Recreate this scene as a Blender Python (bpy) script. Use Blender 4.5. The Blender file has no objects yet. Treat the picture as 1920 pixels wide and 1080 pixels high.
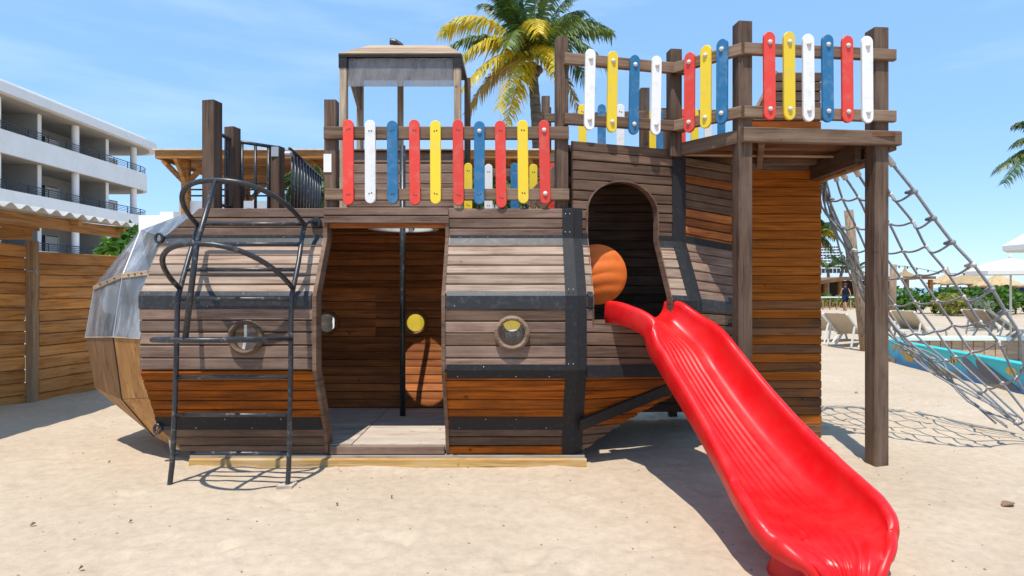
import bpy, bmesh, math, random
import numpy as np
from mathutils import Vector as V, Matrix, noise as mnoise
random.seed(7); np.random.seed(7)
R = math.radians
SC = bpy.context.scene
COL = SC.collection
# ------------------------------------------------------------------ camera
F = 1100.0; CH = 1.45
cam = bpy.data.cameras.new('camera'); camo = bpy.data.objects.new('camera', cam); COL.objects.link(camo)
camo.location = (0, 0, CH); camo.rotation_euler = (R(90), 0, 0)
cam.sensor_width = 36; cam.lens = 36*F/1920; cam.clip_start = .05; cam.clip_end = 9000
SC.camera = camo
# ------------------------------------------------------------------ light
SUN_EL, SUN_AZ = R(67.5), R(13)         # light travels away from the camera and a little to the right
sv = V((-math.sin(SUN_AZ)*math.cos(SUN_EL), -math.cos(SUN_AZ)*math.cos(SUN_EL), math.sin(SUN_EL)))
sun = bpy.data.lights.new('sun', 'SUN'); suno = bpy.data.objects.new('sun', sun); COL.objects.link(suno)
sun.energy = 2.95; sun.angle = R(.5); sun.color = (1, .945, .86)
suno.rotation_euler = sv.to_track_quat('Z', 'Y').to_euler(); suno.location = sv*50
W = bpy.data.worlds.new('World'); SC.world = W; W.use_nodes = True
wn, wl = W.node_tree.nodes, W.node_tree.links
sky = wn.new('ShaderNodeTexSky'); sky.sky_type = 'NISHITA'; sky.sun_disc = False
sky.sun_elevation = SUN_EL; sky.sun_rotation = math.atan2(sv.x, sv.y); sky.air_density = 1.0; sky.dust_density = .15; sky.ozone_density = 3.0
tc = wn.new('ShaderNodeTexCoord'); mp = wn.new('ShaderNodeMapping'); mp.inputs['Scale'].default_value = (1.2, 1.2, 7); mp.inputs['Rotation'].default_value = (0, R(14), 0)
nz = wn.new('ShaderNodeTexNoise'); nz.inputs['Scale'].default_value = 1.6; nz.inputs['Detail'].default_value = 7; nz.inputs['Roughness'].default_value = .58
rp = wn.new('ShaderNodeValToRGB'); rp.color_ramp.elements[0].position = .5; rp.color_ramp.elements[0].color = (0, 0, 0, 1); rp.color_ramp.elements[1].position = .8; rp.color_ramp.elements[1].color = (.5, .5, .5, 1)
mx = wn.new('ShaderNodeMix'); mx.data_type = 'RGBA'; mx.inputs[7].default_value = (6.2, 6.4, 6.6, 1)
wl.new(tc.outputs['Generated'], mp.inputs[0]); wl.new(mp.outputs[0], nz.inputs['Vector']); wl.new(nz.outputs['Fac'], rp.inputs[0])
wl.new(rp.outputs[0], mx.inputs[0]); wl.new(sky.outputs[0], mx.inputs[6])
bg = wn['Background']; bg.inputs['Strength'].default_value = .15; vl = wn.new('ShaderNodeMix'); vl.data_type = 'RGBA'; vl.inputs[0].default_value = .7; vl.inputs[7].default_value = (1.12, 2.2, 3.75, 1)   # flat blue mixed over the whole sky, lifting its brightness and fill
wl.new(mx.outputs[2], vl.inputs[6]); wl.new(vl.outputs[2], bg.inputs[0])
SC.view_settings.view_transform = 'Standard'; SC.view_settings.look = 'None'; SC.view_settings.exposure = .86; SC.view_settings.gamma = 1
# ------------------------------------------------------------------ helpers
def P(px, py, d): return V(((px-960)/F*d, d, CH-(py-540)/F*d))
def Xat(px, d): return (px-960)/F*d
def Zat(py, d): return CH-(py-540)/F*d
LOC = {}
def thing(name, label, cat, loc=(0, 0, 0), rotz=0, group=None, local=False):
    o = bpy.data.objects.new(name, None); COL.objects.link(o); o.empty_display_size = .1
    o.location = loc; o.rotation_euler = (0, 0, rotz); o['label'] = label; o['category'] = cat
    if group: o['group'] = group
    if not local: LOC[o.name] = V(loc)
    return o
def tag(o, label, cat, group=None):
    o['label'] = label; o['category'] = cat
    if group: o['group'] = group
    return o
def link(name, me, parent=None, mat=None):
    o = bpy.data.objects.new(name, me); COL.objects.link(o)
    if mat is not None and not me.materials: me.materials.append(mat)
    if parent is not None:
        o.parent = parent
        if parent.name in LOC: o.location = -LOC[parent.name]
    return o
def mesh(name, vs, fs, mat, parent=None, smooth=False, fix=True):
    me = bpy.data.meshes.new(name); me.from_pydata([tuple(v) for v in vs], [], fs)
    if fix:
        bm = bmesh.new(); bm.from_mesh(me); bmesh.ops.recalc_face_normals(bm, faces=bm.faces); bm.to_mesh(me); bm.free()
    if smooth: me.polygons.foreach_set('use_smooth', [True]*len(me.polygons))
    me.update(); return link(name, me, parent, mat)
class MB:
    def __init__(s): s.v = []; s.f = []
    def add(s, vs, fs):
        k = len(s.v); s.v += [V(v) for v in vs]; s.f += [tuple(i+k for i in f) for f in fs]; return s
    def box(s, a, b):
        x0, y0, z0 = a; x1, y1, z1 = b
        return s.add([(x0,y0,z0),(x1,y0,z0),(x1,y1,z0),(x0,y1,z0),(x0,y0,z1),(x1,y0,z1),(x1,y1,z1),(x0,y1,z1)],
                     [(0,3,2,1),(4,5,6,7),(0,1,5,4),(1,2,6,5),(2,3,7,6),(3,0,4,7)])
    def beam(s, a, b, w, h, ch=.006, up=None, side=None):
        a, b = V(a), V(b); t = (b-a).normalized()
        if side is None:
            upv = up or (V((0,0,1)) if abs(t.z) < .9 else V((0,1,0)))
            sx = t.cross(V(upv)).normalized()
        else: sx = (V(side)-t*t.dot(V(side))).normalized()
        uy = sx.cross(t).normalized(); c = min(ch, w*.3, h*.3)
        pr = [(-w/2+c,-h/2),(w/2-c,-h/2),(w/2,-h/2+c),(w/2,h/2-c),(w/2-c,h/2),(-w/2+c,h/2),(-w/2,h/2-c),(-w/2,-h/2+c)]
        vs = [a+sx*x+uy*y for x, y in pr]+[b+sx*x+uy*y for x, y in pr]
        return s.add(vs, [tuple(range(7,-1,-1)), tuple(range(8,16))]+[(i,(i+1)%8,8+(i+1)%8,8+i) for i in range(8)])
    def tube(s, pts, r, n=8, closed=False, cap=True):
        pts = [V(p) for p in pts]; m = len(pts); rr = r if isinstance(r, (list, tuple)) else [r]*m
        prev = None; vs = []
        for i, p in enumerate(pts):
            if closed: t = pts[(i+1) % m]-pts[i-1]
            else: t = pts[min(i+1, m-1)]-pts[max(i-1, 0)]
            t.normalize()
            if prev is None: prev = t.cross(V((.31,.2,.93))).normalized()
            a = (prev-t*prev.dot(t)).normalized(); prev = a; b = t.cross(a)
            for k in range(n):
                an = 2*math.pi*k/n; vs.append(p+(a*math.cos(an)+b*math.sin(an))*rr[i])
        fs = []
        for i in range(m if closed else m-1):
            j = (i+1) % m
            for k in range(n): fs.append((i*n+k, i*n+(k+1) % n, j*n+(k+1) % n, j*n+k))
        if cap and not closed: fs += [tuple(range(n-1, -1, -1)), tuple((m-1)*n+k for k in range(n))]
        return s.add(vs, fs)
    def lathe(s, prof, c=(0,0,0), n=12, ax='z'):
        vs = []
        for r, h in prof:
            for k in range(n):
                a = 2*math.pi*k/n; q = (r*math.cos(a), r*math.sin(a), h)
                if ax == 'y': q = (q[0], q[2], q[1])
                if ax == 'x': q = (q[2], q[0], q[1])
                vs.append(V(q)+V(c))
        m = len(prof); fs = [(i*n+k, i*n+(k+1) % n, (i+1)*n+(k+1) % n, (i+1)*n+k) for i in range(m-1) for k in range(n)]
        fs += [tuple(range(n-1, -1, -1)), tuple((m-1)*n+k for k in range(n))]
        return s.add(vs, fs)
    def prism(s, poly, off):       # closed outline of 3D points extruded by vector
        n = len(poly); off = V(off)
        return s.add([V(p) for p in poly]+[V(p)+off for p in poly], [tuple(range(n-1,-1,-1)), tuple(range(n,2*n))]+[(i,(i+1)%n,n+(i+1)%n,n+i) for i in range(n)])
    def build(s, name, mat, parent=None, smooth=False): return mesh(name, s.v, s.f, mat, parent, smooth)
def smoothpath(pts, k=6, closed=False):
    pts = [V(p) for p in pts]; n = len(pts); out = []
    for i in range(n if closed else n-1):
        g = (lambda j: pts[j % n]) if closed else (lambda j: pts[max(0, min(n-1, j))])
        p0, p1, p2, p3 = g(i-1), g(i), g(i+1), g(i+2)
        for q in range(k):
            t = q/k; out.append(.5*((2*p1)+(p2-p0)*t+(2*p0-5*p1+4*p2-p3)*t*t+(3*p1-p0-3*p2+p3)*t**3))
    if not closed: out.append(pts[-1])
    return out
def autosmooth(o, ang=35):
    me = o.data; me.polygons.foreach_set('use_smooth', [True]*len(me.polygons)); me.set_sharp_from_angle(angle=R(ang)); return o
# ------------------------------------------------------------------ materials
def nodes(name):
    m = bpy.data.materials.new(name); m.use_nodes = True; return m, m.node_tree.nodes, m.node_tree.links, m.node_tree.nodes['Principled BSDF']
def ramp(n, stops):
    r = n.new('ShaderNodeValToRGB'); e = r.color_ramp.elements
    while len(e) < len(stops): e.new(.5)
    for q, (p, c) in zip(e, stops): q.position = p; q.color = (*c, 1) if len(c) == 3 else c
    return r
def mixc(n, l, fac, a, b, blend='MIX'):
    m = n.new('ShaderNodeMix'); m.data_type = 'RGBA'; m.blend_type = blend
    for s, v in ((0, fac), (6, a), (7, b)):
        if hasattr(v, 'is_linked') or hasattr(v, 'links'): l.new(v, m.inputs[s])
        else: m.inputs[s].default_value = v if not isinstance(v, tuple) else ((*v, 1) if len(v) == 3 else v)
    return m.outputs[2]
def wood(name, dark, light, axis='x', patch=None, pamt=.5, rough=.75, vary=.28, grain=34, bump=.35, spec=.25):
    m, n, l, b = nodes(name)
    g = n.new('ShaderNodeNewGeometry'); oi = n.new('ShaderNodeObjectInfo')
    sc = {'x': (1.6, grain, grain), 'z': (grain, grain, 1.6), 'y': (grain, 1.6, grain), 'h': (1.6, 1.6, grain)}[axis]
    mu = n.new('ShaderNodeVectorMath'); mu.operation = 'MULTIPLY'; mu.inputs[1].default_value = sc; l.new(g.outputs['Position'], mu.inputs[0])
    cb = n.new('ShaderNodeMath'); cb.operation = 'MULTIPLY'; cb.inputs[1].default_value = 87; l.new(oi.outputs['Random'], cb.inputs[0])
    ad = n.new('ShaderNodeVectorMath'); ad.operation = 'ADD'; l.new(mu.outputs[0], ad.inputs[0]); l.new(cb.outputs[0], ad.inputs[1])
    n1 = n.new('ShaderNodeTexNoise'); n1.inputs['Scale'].default_value = 1; n1.inputs['Detail'].default_value = 7; n1.inputs['Roughness'].default_value = .65; n1.inputs['Distortion'].default_value = .6
    l.new(ad.outputs[0], n1.inputs['Vector'])
    r1 = ramp(n, [(.34, dark), (.66, light)]); l.new(n1.outputs['Fac'], r1.inputs[0]); col = r1.outputs[0]
    mc = n.new('ShaderNodeVectorMath'); mc.operation = 'MULTIPLY'; mc.inputs[1].default_value = (.9, .9, 2.3) if axis == 'h' else (1.4,)*3; l.new(ad.outputs[0], mc.inputs[0])
    nc_ = n.new('ShaderNodeTexNoise'); nc_.inputs['Scale'].default_value = 1.0; nc_.inputs['Detail'].default_value = 4; nc_.inputs['Distortion'].default_value = 1.1; l.new(mc.outputs[0], nc_.inputs['Vector'])
    rc = ramp(n, [(.3, (.42, .4, .38)), (.43, (1, 1, 1)), (.6, (1, 1, 1)), (.74, (1.28, 1.27, 1.25))]); l.new(nc_.outputs['Fac'], rc.inputs[0])      # dark checks and pale raised grain
    col = mixc(n, l, 1.0, col, rc.outputs[0], 'MULTIPLY')
    nk = n.new('ShaderNodeTexVoronoi'); nk.inputs['Scale'].default_value = 3.1; l.new(g.outputs['Position'], nk.inputs['Vector'])
    rk = ramp(n, [(.03, (.3, .27, .25)), (.075, (1, 1, 1))]); l.new(nk.outputs['Distance'], rk.inputs[0]); col = mixc(n, l, .8, col, rk.outputs[0], 'MULTIPLY')
    if patch:
        n2 = n.new('ShaderNodeTexNoise'); n2.inputs['Scale'].default_value = 2.3; n2.inputs['Detail'].default_value = 5; n2.inputs['Roughness'].default_value = .6
        m2 = n.new('ShaderNodeVectorMath'); m2.operation = 'MULTIPLY'; m2.inputs[1].default_value = tuple(1 if s < 2 else 2.4 for s in sc); l.new(g.outputs['Position'], m2.inputs[0])
        a2 = n.new('ShaderNodeVectorMath'); a2.operation = 'ADD'; l.new(m2.outputs[0], a2.inputs[0]); l.new(cb.outputs[0], a2.inputs[1]); l.new(a2.outputs[0], n2.inputs['Vector'])
        r2 = ramp(n, [(.42, (0, 0, 0)), (.66, (pamt,)*3)]); l.new(n2.outputs['Fac'], r2.inputs[0])
        col = mixc(n, l, r2.outputs[0], col, patch)
    mr = n.new('ShaderNodeMapRange'); mr.inputs[3].default_value = 1-vary; mr.inputs[4].default_value = 1+vary; l.new(oi.outputs['Random'], mr.inputs[0])
    hs = n.new('ShaderNodeHueSaturation'); l.new(mr.outputs[0], hs.inputs['Value']); l.new(col, hs.inputs['Color']); l.new(hs.outputs[0], b.inputs['Base Color'])
    # knots / speckle of wear
    n3 = n.new('ShaderNodeTexNoise'); n3.inputs['Scale'].default_value = 55; n3.inputs['Detail'].default_value = 3; l.new(g.outputs['Position'], n3.inputs['Vector'])
    av = n.new('ShaderNodeMath'); av.operation = 'MULTIPLY_ADD'; av.inputs[1].default_value = .35; l.new(n3.outputs['Fac'], av.inputs[0]); l.new(n1.outputs['Fac'], av.inputs[2])
    bp = n.new('ShaderNodeBump'); bp.inputs['Strength'].default_value = bump; bp.inputs['Distance'].default_value = .006; l.new(av.outputs[0], bp.inputs['Height']); l.new(bp.outputs[0], b.inputs['Normal'])
    b.inputs['Roughness'].default_value = rough; b.inputs['Specular IOR Level'].default_value = spec
    return m
def paint(name, c, rough=.4, dirt=(.12, .1, .08), amt=.25, scale=9, bump=.06, metal=0, vary=.06, spec=.5, lo=.5, hi=.75):
    m, n, l, b = nodes(name)
    g = n.new('ShaderNodeNewGeometry'); oi = n.new('ShaderNodeObjectInfo')
    ad = n.new('ShaderNodeVectorMath'); ad.operation = 'ADD'; l.new(g.outputs['Position'], ad.inputs[0]); l.new(oi.outputs['Random'], ad.inputs[1])
    n1 = n.new('ShaderNodeTexNoise'); n1.inputs['Scale'].default_value = scale; n1.inputs['Detail'].default_value = 8; n1.inputs['Roughness'].default_value = .68; l.new(ad.outputs[0], n1.inputs['Vector'])
    r = ramp(n, [(lo, (0, 0, 0)), (hi, (amt,)*3)]); l.new(n1.outputs['Fac'], r.inputs[0])
    col = mixc(n, l, r.outputs[0], c, dirt)
    mr = n.new('ShaderNodeMapRange'); mr.inputs[3].default_value = 1-vary; mr.inputs[4].default_value = 1+vary; l.new(oi.outputs['Random'], mr.inputs[0])
    hs = n.new('ShaderNodeHueSaturation'); l.new(mr.outputs[0], hs.inputs['Value']); l.new(col, hs.inputs['Color']); l.new(hs.outputs[0], b.inputs['Base Color'])
    rr = n.new('ShaderNodeMapRange'); rr.inputs[3].default_value = max(.05, rough-.1); rr.inputs[4].default_value = min(1, rough+.18); l.new(n1.outputs['Fac'], rr.inputs[0]); l.new(rr.outputs[0], b.inputs['Roughness'])
    bp = n.new('ShaderNodeBump'); bp.inputs['Strength'].default_value = bump; bp.inputs['Distance'].default_value = .01; l.new(n1.outputs['Fac'], bp.inputs['Height']); l.new(bp.outputs[0], b.inputs['Normal'])
    b.inputs['Metallic'].default_value = metal; b.inputs['Specular IOR Level'].default_value = spec
    return m
def clear(name, tint, haze, scale=5, lo=.4, hi=.75, base=.08, rough=.06, dc=(.62, .66, .7)):
    m, n, l, b = nodes(name); n.remove(b); out = n['Material Output']
    tr = n.new('ShaderNodeBsdfTransparent'); tr.inputs[0].default_value = (*tint, 1)
    gl = n.new('ShaderNodeBsdfGlossy'); gl.inputs['Roughness'].default_value = rough
    df = n.new('ShaderNodeBsdfDiffuse'); df.inputs[0].default_value = (*dc, 1)
    tl = n.new('ShaderNodeBsdfTranslucent'); tl.inputs[0].default_value = (*dc, 1)
    ml = n.new('ShaderNodeMixShader'); ml.inputs[0].default_value = .25; l.new(df.outputs[0], ml.inputs[1]); l.new(tl.outputs[0], ml.inputs[2])
    lw = n.new('ShaderNodeFresnel'); lw.inputs[0].default_value = 1.45
    g = n.new('ShaderNodeNewGeometry'); nz = n.new('ShaderNodeTexNoise'); nz.inputs['Scale'].default_value = scale; nz.inputs['Detail'].default_value = 8; nz.inputs['Roughness'].default_value = .7
    mpg = n.new('ShaderNodeMapping'); mpg.inputs['Scale'].default_value = (1.6, 1.6, .55); mpg.inputs['Rotation'].default_value = (.5, .6, .3); l.new(g.outputs['Position'], mpg.inputs[0]); l.new(mpg.outputs[0], nz.inputs['Vector']); r = ramp(n, [(lo, (base,)*3), (hi, (haze,)*3)]); l.new(nz.outputs['Fac'], r.inputs[0])
    a = n.new('ShaderNodeMixShader'); l.new(r.outputs[0], a.inputs[0]); l.new(tr.outputs[0], a.inputs[1]); l.new(ml.outputs[0], a.inputs[2])
    c = n.new('ShaderNodeMixShader'); l.new(lw.outputs[0], c.inputs[0]); l.new(a.outputs[0], c.inputs[1]); l.new(gl.outputs[0], c.inputs[2]); l.new(c.outputs[0], out.inputs[0])
    return m
def leafmat(name, c1, c2, rough=.45, trans=.35, scale=2.5):
    m, n, l, b = nodes(name); out = n['Material Output']
    g = n.new('ShaderNodeNewGeometry'); nz = n.new('ShaderNodeTexNoise'); nz.inputs['Scale'].default_value = scale; nz.inputs['Detail'].default_value = 4; l.new(g.outputs['Position'], nz.inputs['Vector'])
    r = ramp(n, [(.35, c1), (.65, c2)]); l.new(nz.outputs['Fac'], r.inputs[0]); l.new(r.outputs[0], b.inputs['Base Color']); b.inputs['Roughness'].default_value = rough
    t = n.new('ShaderNodeBsdfTranslucent'); l.new(r.outputs[0], t.inputs[0]); mm = n.new('ShaderNodeMixShader'); mm.inputs[0].default_value = trans
    l.new(b.outputs[0], mm.inputs[1]); l.new(t.outputs[0], mm.inputs[2]); l.new(mm.outputs[0], out.inputs[0]); return m
M = {}
M['grey'] = wood('weathered_wood', (.1, .058, .041), (.24, .152, .11), 'h', (.31, .215, .165), .55)
M['greyx'] = wood('bleached_lit_wood', (.2, .13, .09), (.38, .272, .2), 'h', (.44, .34, .265), .5)  # bleaching, plus sun on the up-facing slants painted in as paler tone
M['brown'] = wood('brown_wood', (.06, .035, .023), (.15, .09, .059), 'h', (.21, .133, .09), .5)
M['orange'] = wood('stained_wood', (.17, .043, .006), (.48, .128, .013), 'h', (.14, .046, .012), .65, rough=.7, vary=.22, spec=.1)
M['fin'] = wood('fin_wood', (.2, .058, .008), (.46, .135, .018), 'h', (.27, .08, .012), .5, rough=.7, vary=.13, spec=.08)
M['findark'] = wood('fin_weathered_wood', (.09, .044, .024), (.2, .1, .05), 'h', (.34, .11, .015), .5, spec=.12)
M['inner'] = wood('inner_wood', (.2, .06, .018), (.45, .155, .045), 'h', (.14, .053, .024), .6, vary=.35, spec=.12)
M['post'] = wood('post_wood', (.062, .037, .024), (.16, .1, .067), 'z', (.21, .145, .105), .45)
M['rail'] = wood('rail_wood', (.092, .053, .032), (.21, .135, .088), 'h', (.25, .175, .12), .5)
M['deck'] = wood('deck_wood', (.1, .04, .018), (.24, .105, .05), 'h', (.14, .07, .04), .6)
M['pale'] = wood('pale_wood', (.3, .2, .12), (.5, .37, .25), 'h', (.36, .28, .21), .5)
M['palez'] = wood('pale_post_wood', (.24, .17, .11), (.46, .36, .26), 'z', (.2, .12, .07), .5)
M['fence'] = wood('fence_wood', (.25, .085, .015), (.64, .27, .065), 'h', (.48, .26, .11), .55, vary=.16, grain=18)
M['fencepost'] = wood('fence_post_wood', (.2, .11, .05), (.42, .27, .15), 'z', (.36, .26, .17), .5)
M['beam'] = wood('beam_wood', (.2, .08, .02), (.48, .23, .07), 'h', (.34, .17, .07), .5, grain=20)
M['ply'] = wood('plywood', (.17, .08, .032), (.34, .18, .075), 'z', (.24, .115, .045), .7, rough=.5, grain=14)
M['plylit'] = wood('plywood_lit', (.28, .125, .036), (.5, .26, .085), 'z', (.36, .17, .06), .6, rough=.5, grain=14)  # same plywood painted paler for nose facets turned to the light
M['floor'] = wood('floor_plywood', (.36, .3, .24), (.52, .44, .36), 'x', (.42, .36, .3), .5, rough=.8, grain=8)
M['yellowtimber'] = wood('yellow_timber', (.36, .2, .06), (.6, .39, .15), 'h', (.5, .4, .27), .6, vary=.05)
M['log'] = wood('log_wood', (.2, .13, .08), (.42, .31, .21), 'z')
M['band'] = paint('black_band', (.018, .018, .02), .6, (.13, .13, .135), .3, 26, .15, lo=.54, hi=.8, spec=.25)
M['bandlit'] = paint('band_worn_lit', (.022, .023, .026), .46, (.17, .175, .19), .36, 24, .15, lo=.5, hi=.78, spec=.4)  # worn band, made paler to paint in light on the up-facing folds
M['pipe'] = paint('black_pipe', (.022, .024, .028), .32, (.3, .31, .32), .5, 22, .1, lo=.56, hi=.7)
M['metal'] = paint('galvanised', (.42, .43, .44), .4, (.2, .2, .2), .4, 20, .1, metal=.6)
M['red'] = paint('red_paint', (.68, .045, .025), .42, (.5, .2, .14), .55, 13, lo=.5, hi=.74, vary=.12)
M['yellow'] = paint('yellow_paint', (.78, .55, .02), .42, (.5, .4, .15), .5, 13, lo=.52, hi=.76, vary=.1)
M['blue'] = paint('blue_paint', (.018, .14, .3), .42, (.2, .3, .38), .5, 13, lo=.5, hi=.75, vary=.14)
M['white'] = paint('white_paint', (.76, .75, .72), .42, (.4, .36, .31), .5, 13, lo=.52, hi=.78)
M['cap'] = paint('bolt_cap', (.62, .58, .54), .35, (.3, .26, .22), .4, 30)
M['screw'] = paint('screw', (.05, .04, .035), .5)
M['slide'] = paint('red_plastic', (.6, .004, .006), .34, (.62, .03, .025), .6, 5, .03, spec=.4, lo=.42, hi=.72)
M['yslide'] = paint('yellow_plastic', (.9, .62, .01), .3, (.7, .5, .1), .3, 7, .02)
M['oslide'] = paint('orange_plastic', (.7, .15, .01), .6, (.5, .11, .02), .6, 7, .02)
M['rope'] = paint('grey_rope', (.29, .3, .32), .85, (.12, .125, .13), .6, 60, .6, lo=.4, hi=.65)
M['ropelt'] = paint('rope_clamp', (.55, .53, .5), .6, (.3, .27, .22), .5, 40, .2)
M['acrylic'] = clear('acrylic', (.95, .98, 1), .55, 3.0, .44, .7, .17, dc=(.84, .86, .9))  # scuffs, plus sky reflection and lit interior painted in as pale clouding
M['haze'] = clear('scratched_acrylic', (.7, .7, .72), .6, 6, .3, .7, .22, .15, dc=(.5, .47, .45))
M['glass'] = clear('porthole_glass', (.96, .97, .97), .2, 9, .5, .8, .02)
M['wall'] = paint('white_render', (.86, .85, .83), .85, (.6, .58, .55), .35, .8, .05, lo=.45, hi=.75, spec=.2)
M['room'] = paint('shaded_render', (.4, .385, .36), .85, (.32, .3, .28), .3, .8, .05, spec=.2)  # render darkened to paint in the shade of soffits and balcony rooms
M['darkglass'] = paint('dark_glass', (.02, .022, .026), .08, (.05, .05, .05), .2, 2, 0)
M['corrug'] = paint('corrugated_sheet', (.62, .59, .54), .6, (.3, .26, .22), .6, 5, .1, lo=.4, hi=.7)
M['trunk'] = wood('palm_trunk', (.05, .04, .032), (.2, .165, .13), 'h', grain=16)
M['pg'] = leafmat('palm_green', (.05, .1, .018), (.16, .22, .03))
M['pdk'] = leafmat('palm_dark_green', (.022, .06, .014), (.07, .13, .025))
M['py'] = leafmat('palm_yellow', (.68, .47, .015), (.42, .4, .03), scale=2.5)
M['po'] = leafmat('palm_orange', (.42, .2, .03), (.28, .25, .04), scale=3)
M['hedge'] = leafmat('hedge_leaf', (.04, .11, .012), (.13, .27, .03), .35)
M['bushy'] = leafmat('yellow_bush_leaf', (.2, .2, .03), (.32, .3, .06))
M['bushg'] = leafmat('grey_bush_leaf', (.14, .18, .12), (.25, .29, .2))
M['thatch'] = wood('thatch', (.26, .17, .08), (.55, .41, .23), 'z', grain=18)
M['canvas'] = paint('canvas', (.76, .74, .7), .9, (.55, .52, .47), .3, 3, .05, spec=.1)
M['tan'] = paint('tan_sling', (.52, .44, .33), .9, (.36, .3, .22), .4, 4, .1, spec=.1)
M['lframe'] = paint('lounger_frame', (.66, .63, .57), .5, (.4, .37, .32), .3, 8)
M['skin'] = paint('skin', (.42, .21, .13), .55, (.36, .16, .1), .3, 8, .02)
M['blackcloth'] = paint('black_cloth', (.014, .016, .022), .9, (.03, .03, .035), .5, 20, .1, spec=.1)
M['navycloth'] = paint('navy_cloth', (.012, .018, .05), .9, (.02, .03, .06), .5, 20, .1, spec=.1)
M['hair'] = paint('hair', (.05, .03, .02), .8)
M['barroof'] = wood('bar_roof', (.12, .06, .03), (.26, .14, .07), 'h', grain=8)
M['water'] = paint('pool_water', (.1, .5, .55), .08, (.16, .6, .62), .6, 4, .15)
M['coping'] = paint('pool_coping', (.6, .74, .68), .5, (.6, .66, .58), .5, 6)
M['leafdry'] = paint('dry_leaf', (.2, .12, .06), .7, (.1, .06, .03), .6, 30)
# ------------------------------------------------------------------ ground
def vnoise(X, Y, s, seed):
    rs = np.random.RandomState(seed); T = rs.rand(256, 256)
    x, y = X/s, Y/s; xi, yi = np.floor(x).astype(int), np.floor(y).astype(int); fx, fy = x-xi, y-yi
    fx = fx*fx*(3-2*fx); fy = fy*fy*(3-2*fy); g = lambda a, b: T[a % 256, b % 256]
    return (g(xi, yi)*(1-fx)+g(xi+1, yi)*fx)*(1-fy)+(g(xi, yi+1)*(1-fx)+g(xi+1, yi+1)*fx)*fy-.5
def axis(lo, hi, st, far_lo, far_hi):
    a = list(np.arange(lo, hi+st/2, st)); s = st; x = hi
    while x < far_hi: s *= 1.16; x += s; a.append(x)
    s = st; x = lo
    while x > far_lo: s *= 1.16; x -= s; a.insert(0, x)
    return np.array(a)
def sand_height(X, Y):
    D = np.sqrt(X**2+Y**2)
    h = .05*vnoise(X, Y, 1.7, 1)+.024*vnoise(X, Y, .55, 2)+.013*vnoise(X+.3*vnoise(X, Y, .4, 8), Y, .2, 3)+.008*vnoise(X, Y, .085, 4)
    rs = np.random.RandomState(5)
    for _ in range(240):
        cx, cy = rs.uniform(-6, 6), rs.uniform(2.3, 9.5); a = rs.uniform(0, math.pi); L, w, dp = rs.uniform(.1, .15), rs.uniform(.045, .065), rs.uniform(.008, .02)
        m = (abs(X-cx) < .4) & (abs(Y-cy) < .4)
        if not m.any(): continue
        u = (X[m]-cx)*math.cos(a)+(Y[m]-cy)*math.sin(a); v = -(X[m]-cx)*math.sin(a)+(Y[m]-cy)*math.cos(a)
        q = np.sqrt((u/L)**2+(v/w)**2); h[m] += dp*(-np.exp(-q**4)+.55*np.exp(-((q-1.35)/.35)**2))
    return h*np.clip(1.25-D/26, 0, 1)
gx, gy = axis(-6.2, 6.2, .036, -6000, 6000), axis(2.2, 9.4, .034, -6000, 7000)
GX, GY = np.meshgrid(gx, gy); GZ = sand_height(GX, GY); ny, nx = GX.shape
me = bpy.data.meshes.new('sand'); me.vertices.add(nx*ny); me.vertices.foreach_set('co', np.stack([GX, GY, GZ], -1).astype(np.float32).ravel())
idx = np.arange(nx*ny).reshape(ny, nx); q = np.stack([idx[:-1, :-1], idx[:-1, 1:], idx[1:, 1:], idx[1:, :-1]], -1).reshape(-1, 4)
me.loops.add(q.size); me.loops.foreach_set('vertex_index', q.ravel().astype(np.int32)); me.polygons.add(len(q)); me.polygons.foreach_set('loop_start', np.arange(0, q.size, 4, dtype=np.int32))
me.update(calc_edges=True); me.polygons.foreach_set('use_smooth', [True]*len(me.polygons))
def sandmat():
    m, n, l, b = nodes('sand'); g = n.new('ShaderNodeNewGeometry')
    def nt(s, d, r): 
        t = n.new('ShaderNodeTexNoise'); t.inputs['Scale'].default_value = s; t.inputs['Detail'].default_value = d; t.inputs['Roughness'].default_value = r; l.new(g.outputs['Position'], t.inputs['Vector']); return t
    a, c, e, f = nt(.8, 6, .6), nt(14, 6, .7), nt(110, 5, .75), nt(420, 2, .6)
    r1 = ramp(n, [(.3, (.435, .345, .25)), (.7, (.51, .415, .312))]); l.new(a.outputs['Fac'], r1.inputs[0])
    r2 = ramp(n, [(.3, (.87, .86, .84)), (.62, (1.05, 1.05, 1.05))]); l.new(c.outputs['Fac'], r2.inputs[0])
    col = mixc(n, l, 1.0, r1.outputs[0], r2.outputs[0], 'MULTIPLY')
    r3 = ramp(n, [(.24, (.62, .58, .53)), (.38, (1, 1, 1)), (.7, (1.08, 1.08, 1.08))]); l.new(e.outputs['Fac'], r3.inputs[0])
    col = mixc(n, l, .8, col, r3.outputs[0], 'MULTIPLY'); l.new(col, b.inputs['Base Color']); b.inputs['Roughness'].default_value = .95; b.inputs['Specular IOR Level'].default_value = .1
    s = n.new('ShaderNodeMath'); s.operation = 'MULTIPLY_ADD'; s.inputs[1].default_value = .3; l.new(e.outputs['Fac'], s.inputs[0]); l.new(c.outputs['Fac'], s.inputs[2])
    s2 = n.new('ShaderNodeMath'); s2.operation = 'MULTIPLY_ADD'; s2.inputs[1].default_value = .12; l.new(f.outputs['Fac'], s2.inputs[0]); l.new(s.outputs[0], s2.inputs[2])
    bp = n.new('ShaderNodeBump'); bp.inputs['Strength'].default_value = .45; bp.inputs['Distance'].default_value = .018; l.new(s2.outputs[0], bp.inputs['Height']); l.new(bp.outputs[0], b.inputs['Normal'])
    return m
M['sand'] = sandmat(); sand = link('sand', me, None, M['sand']); sand['kind'] = 'structure'
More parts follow.
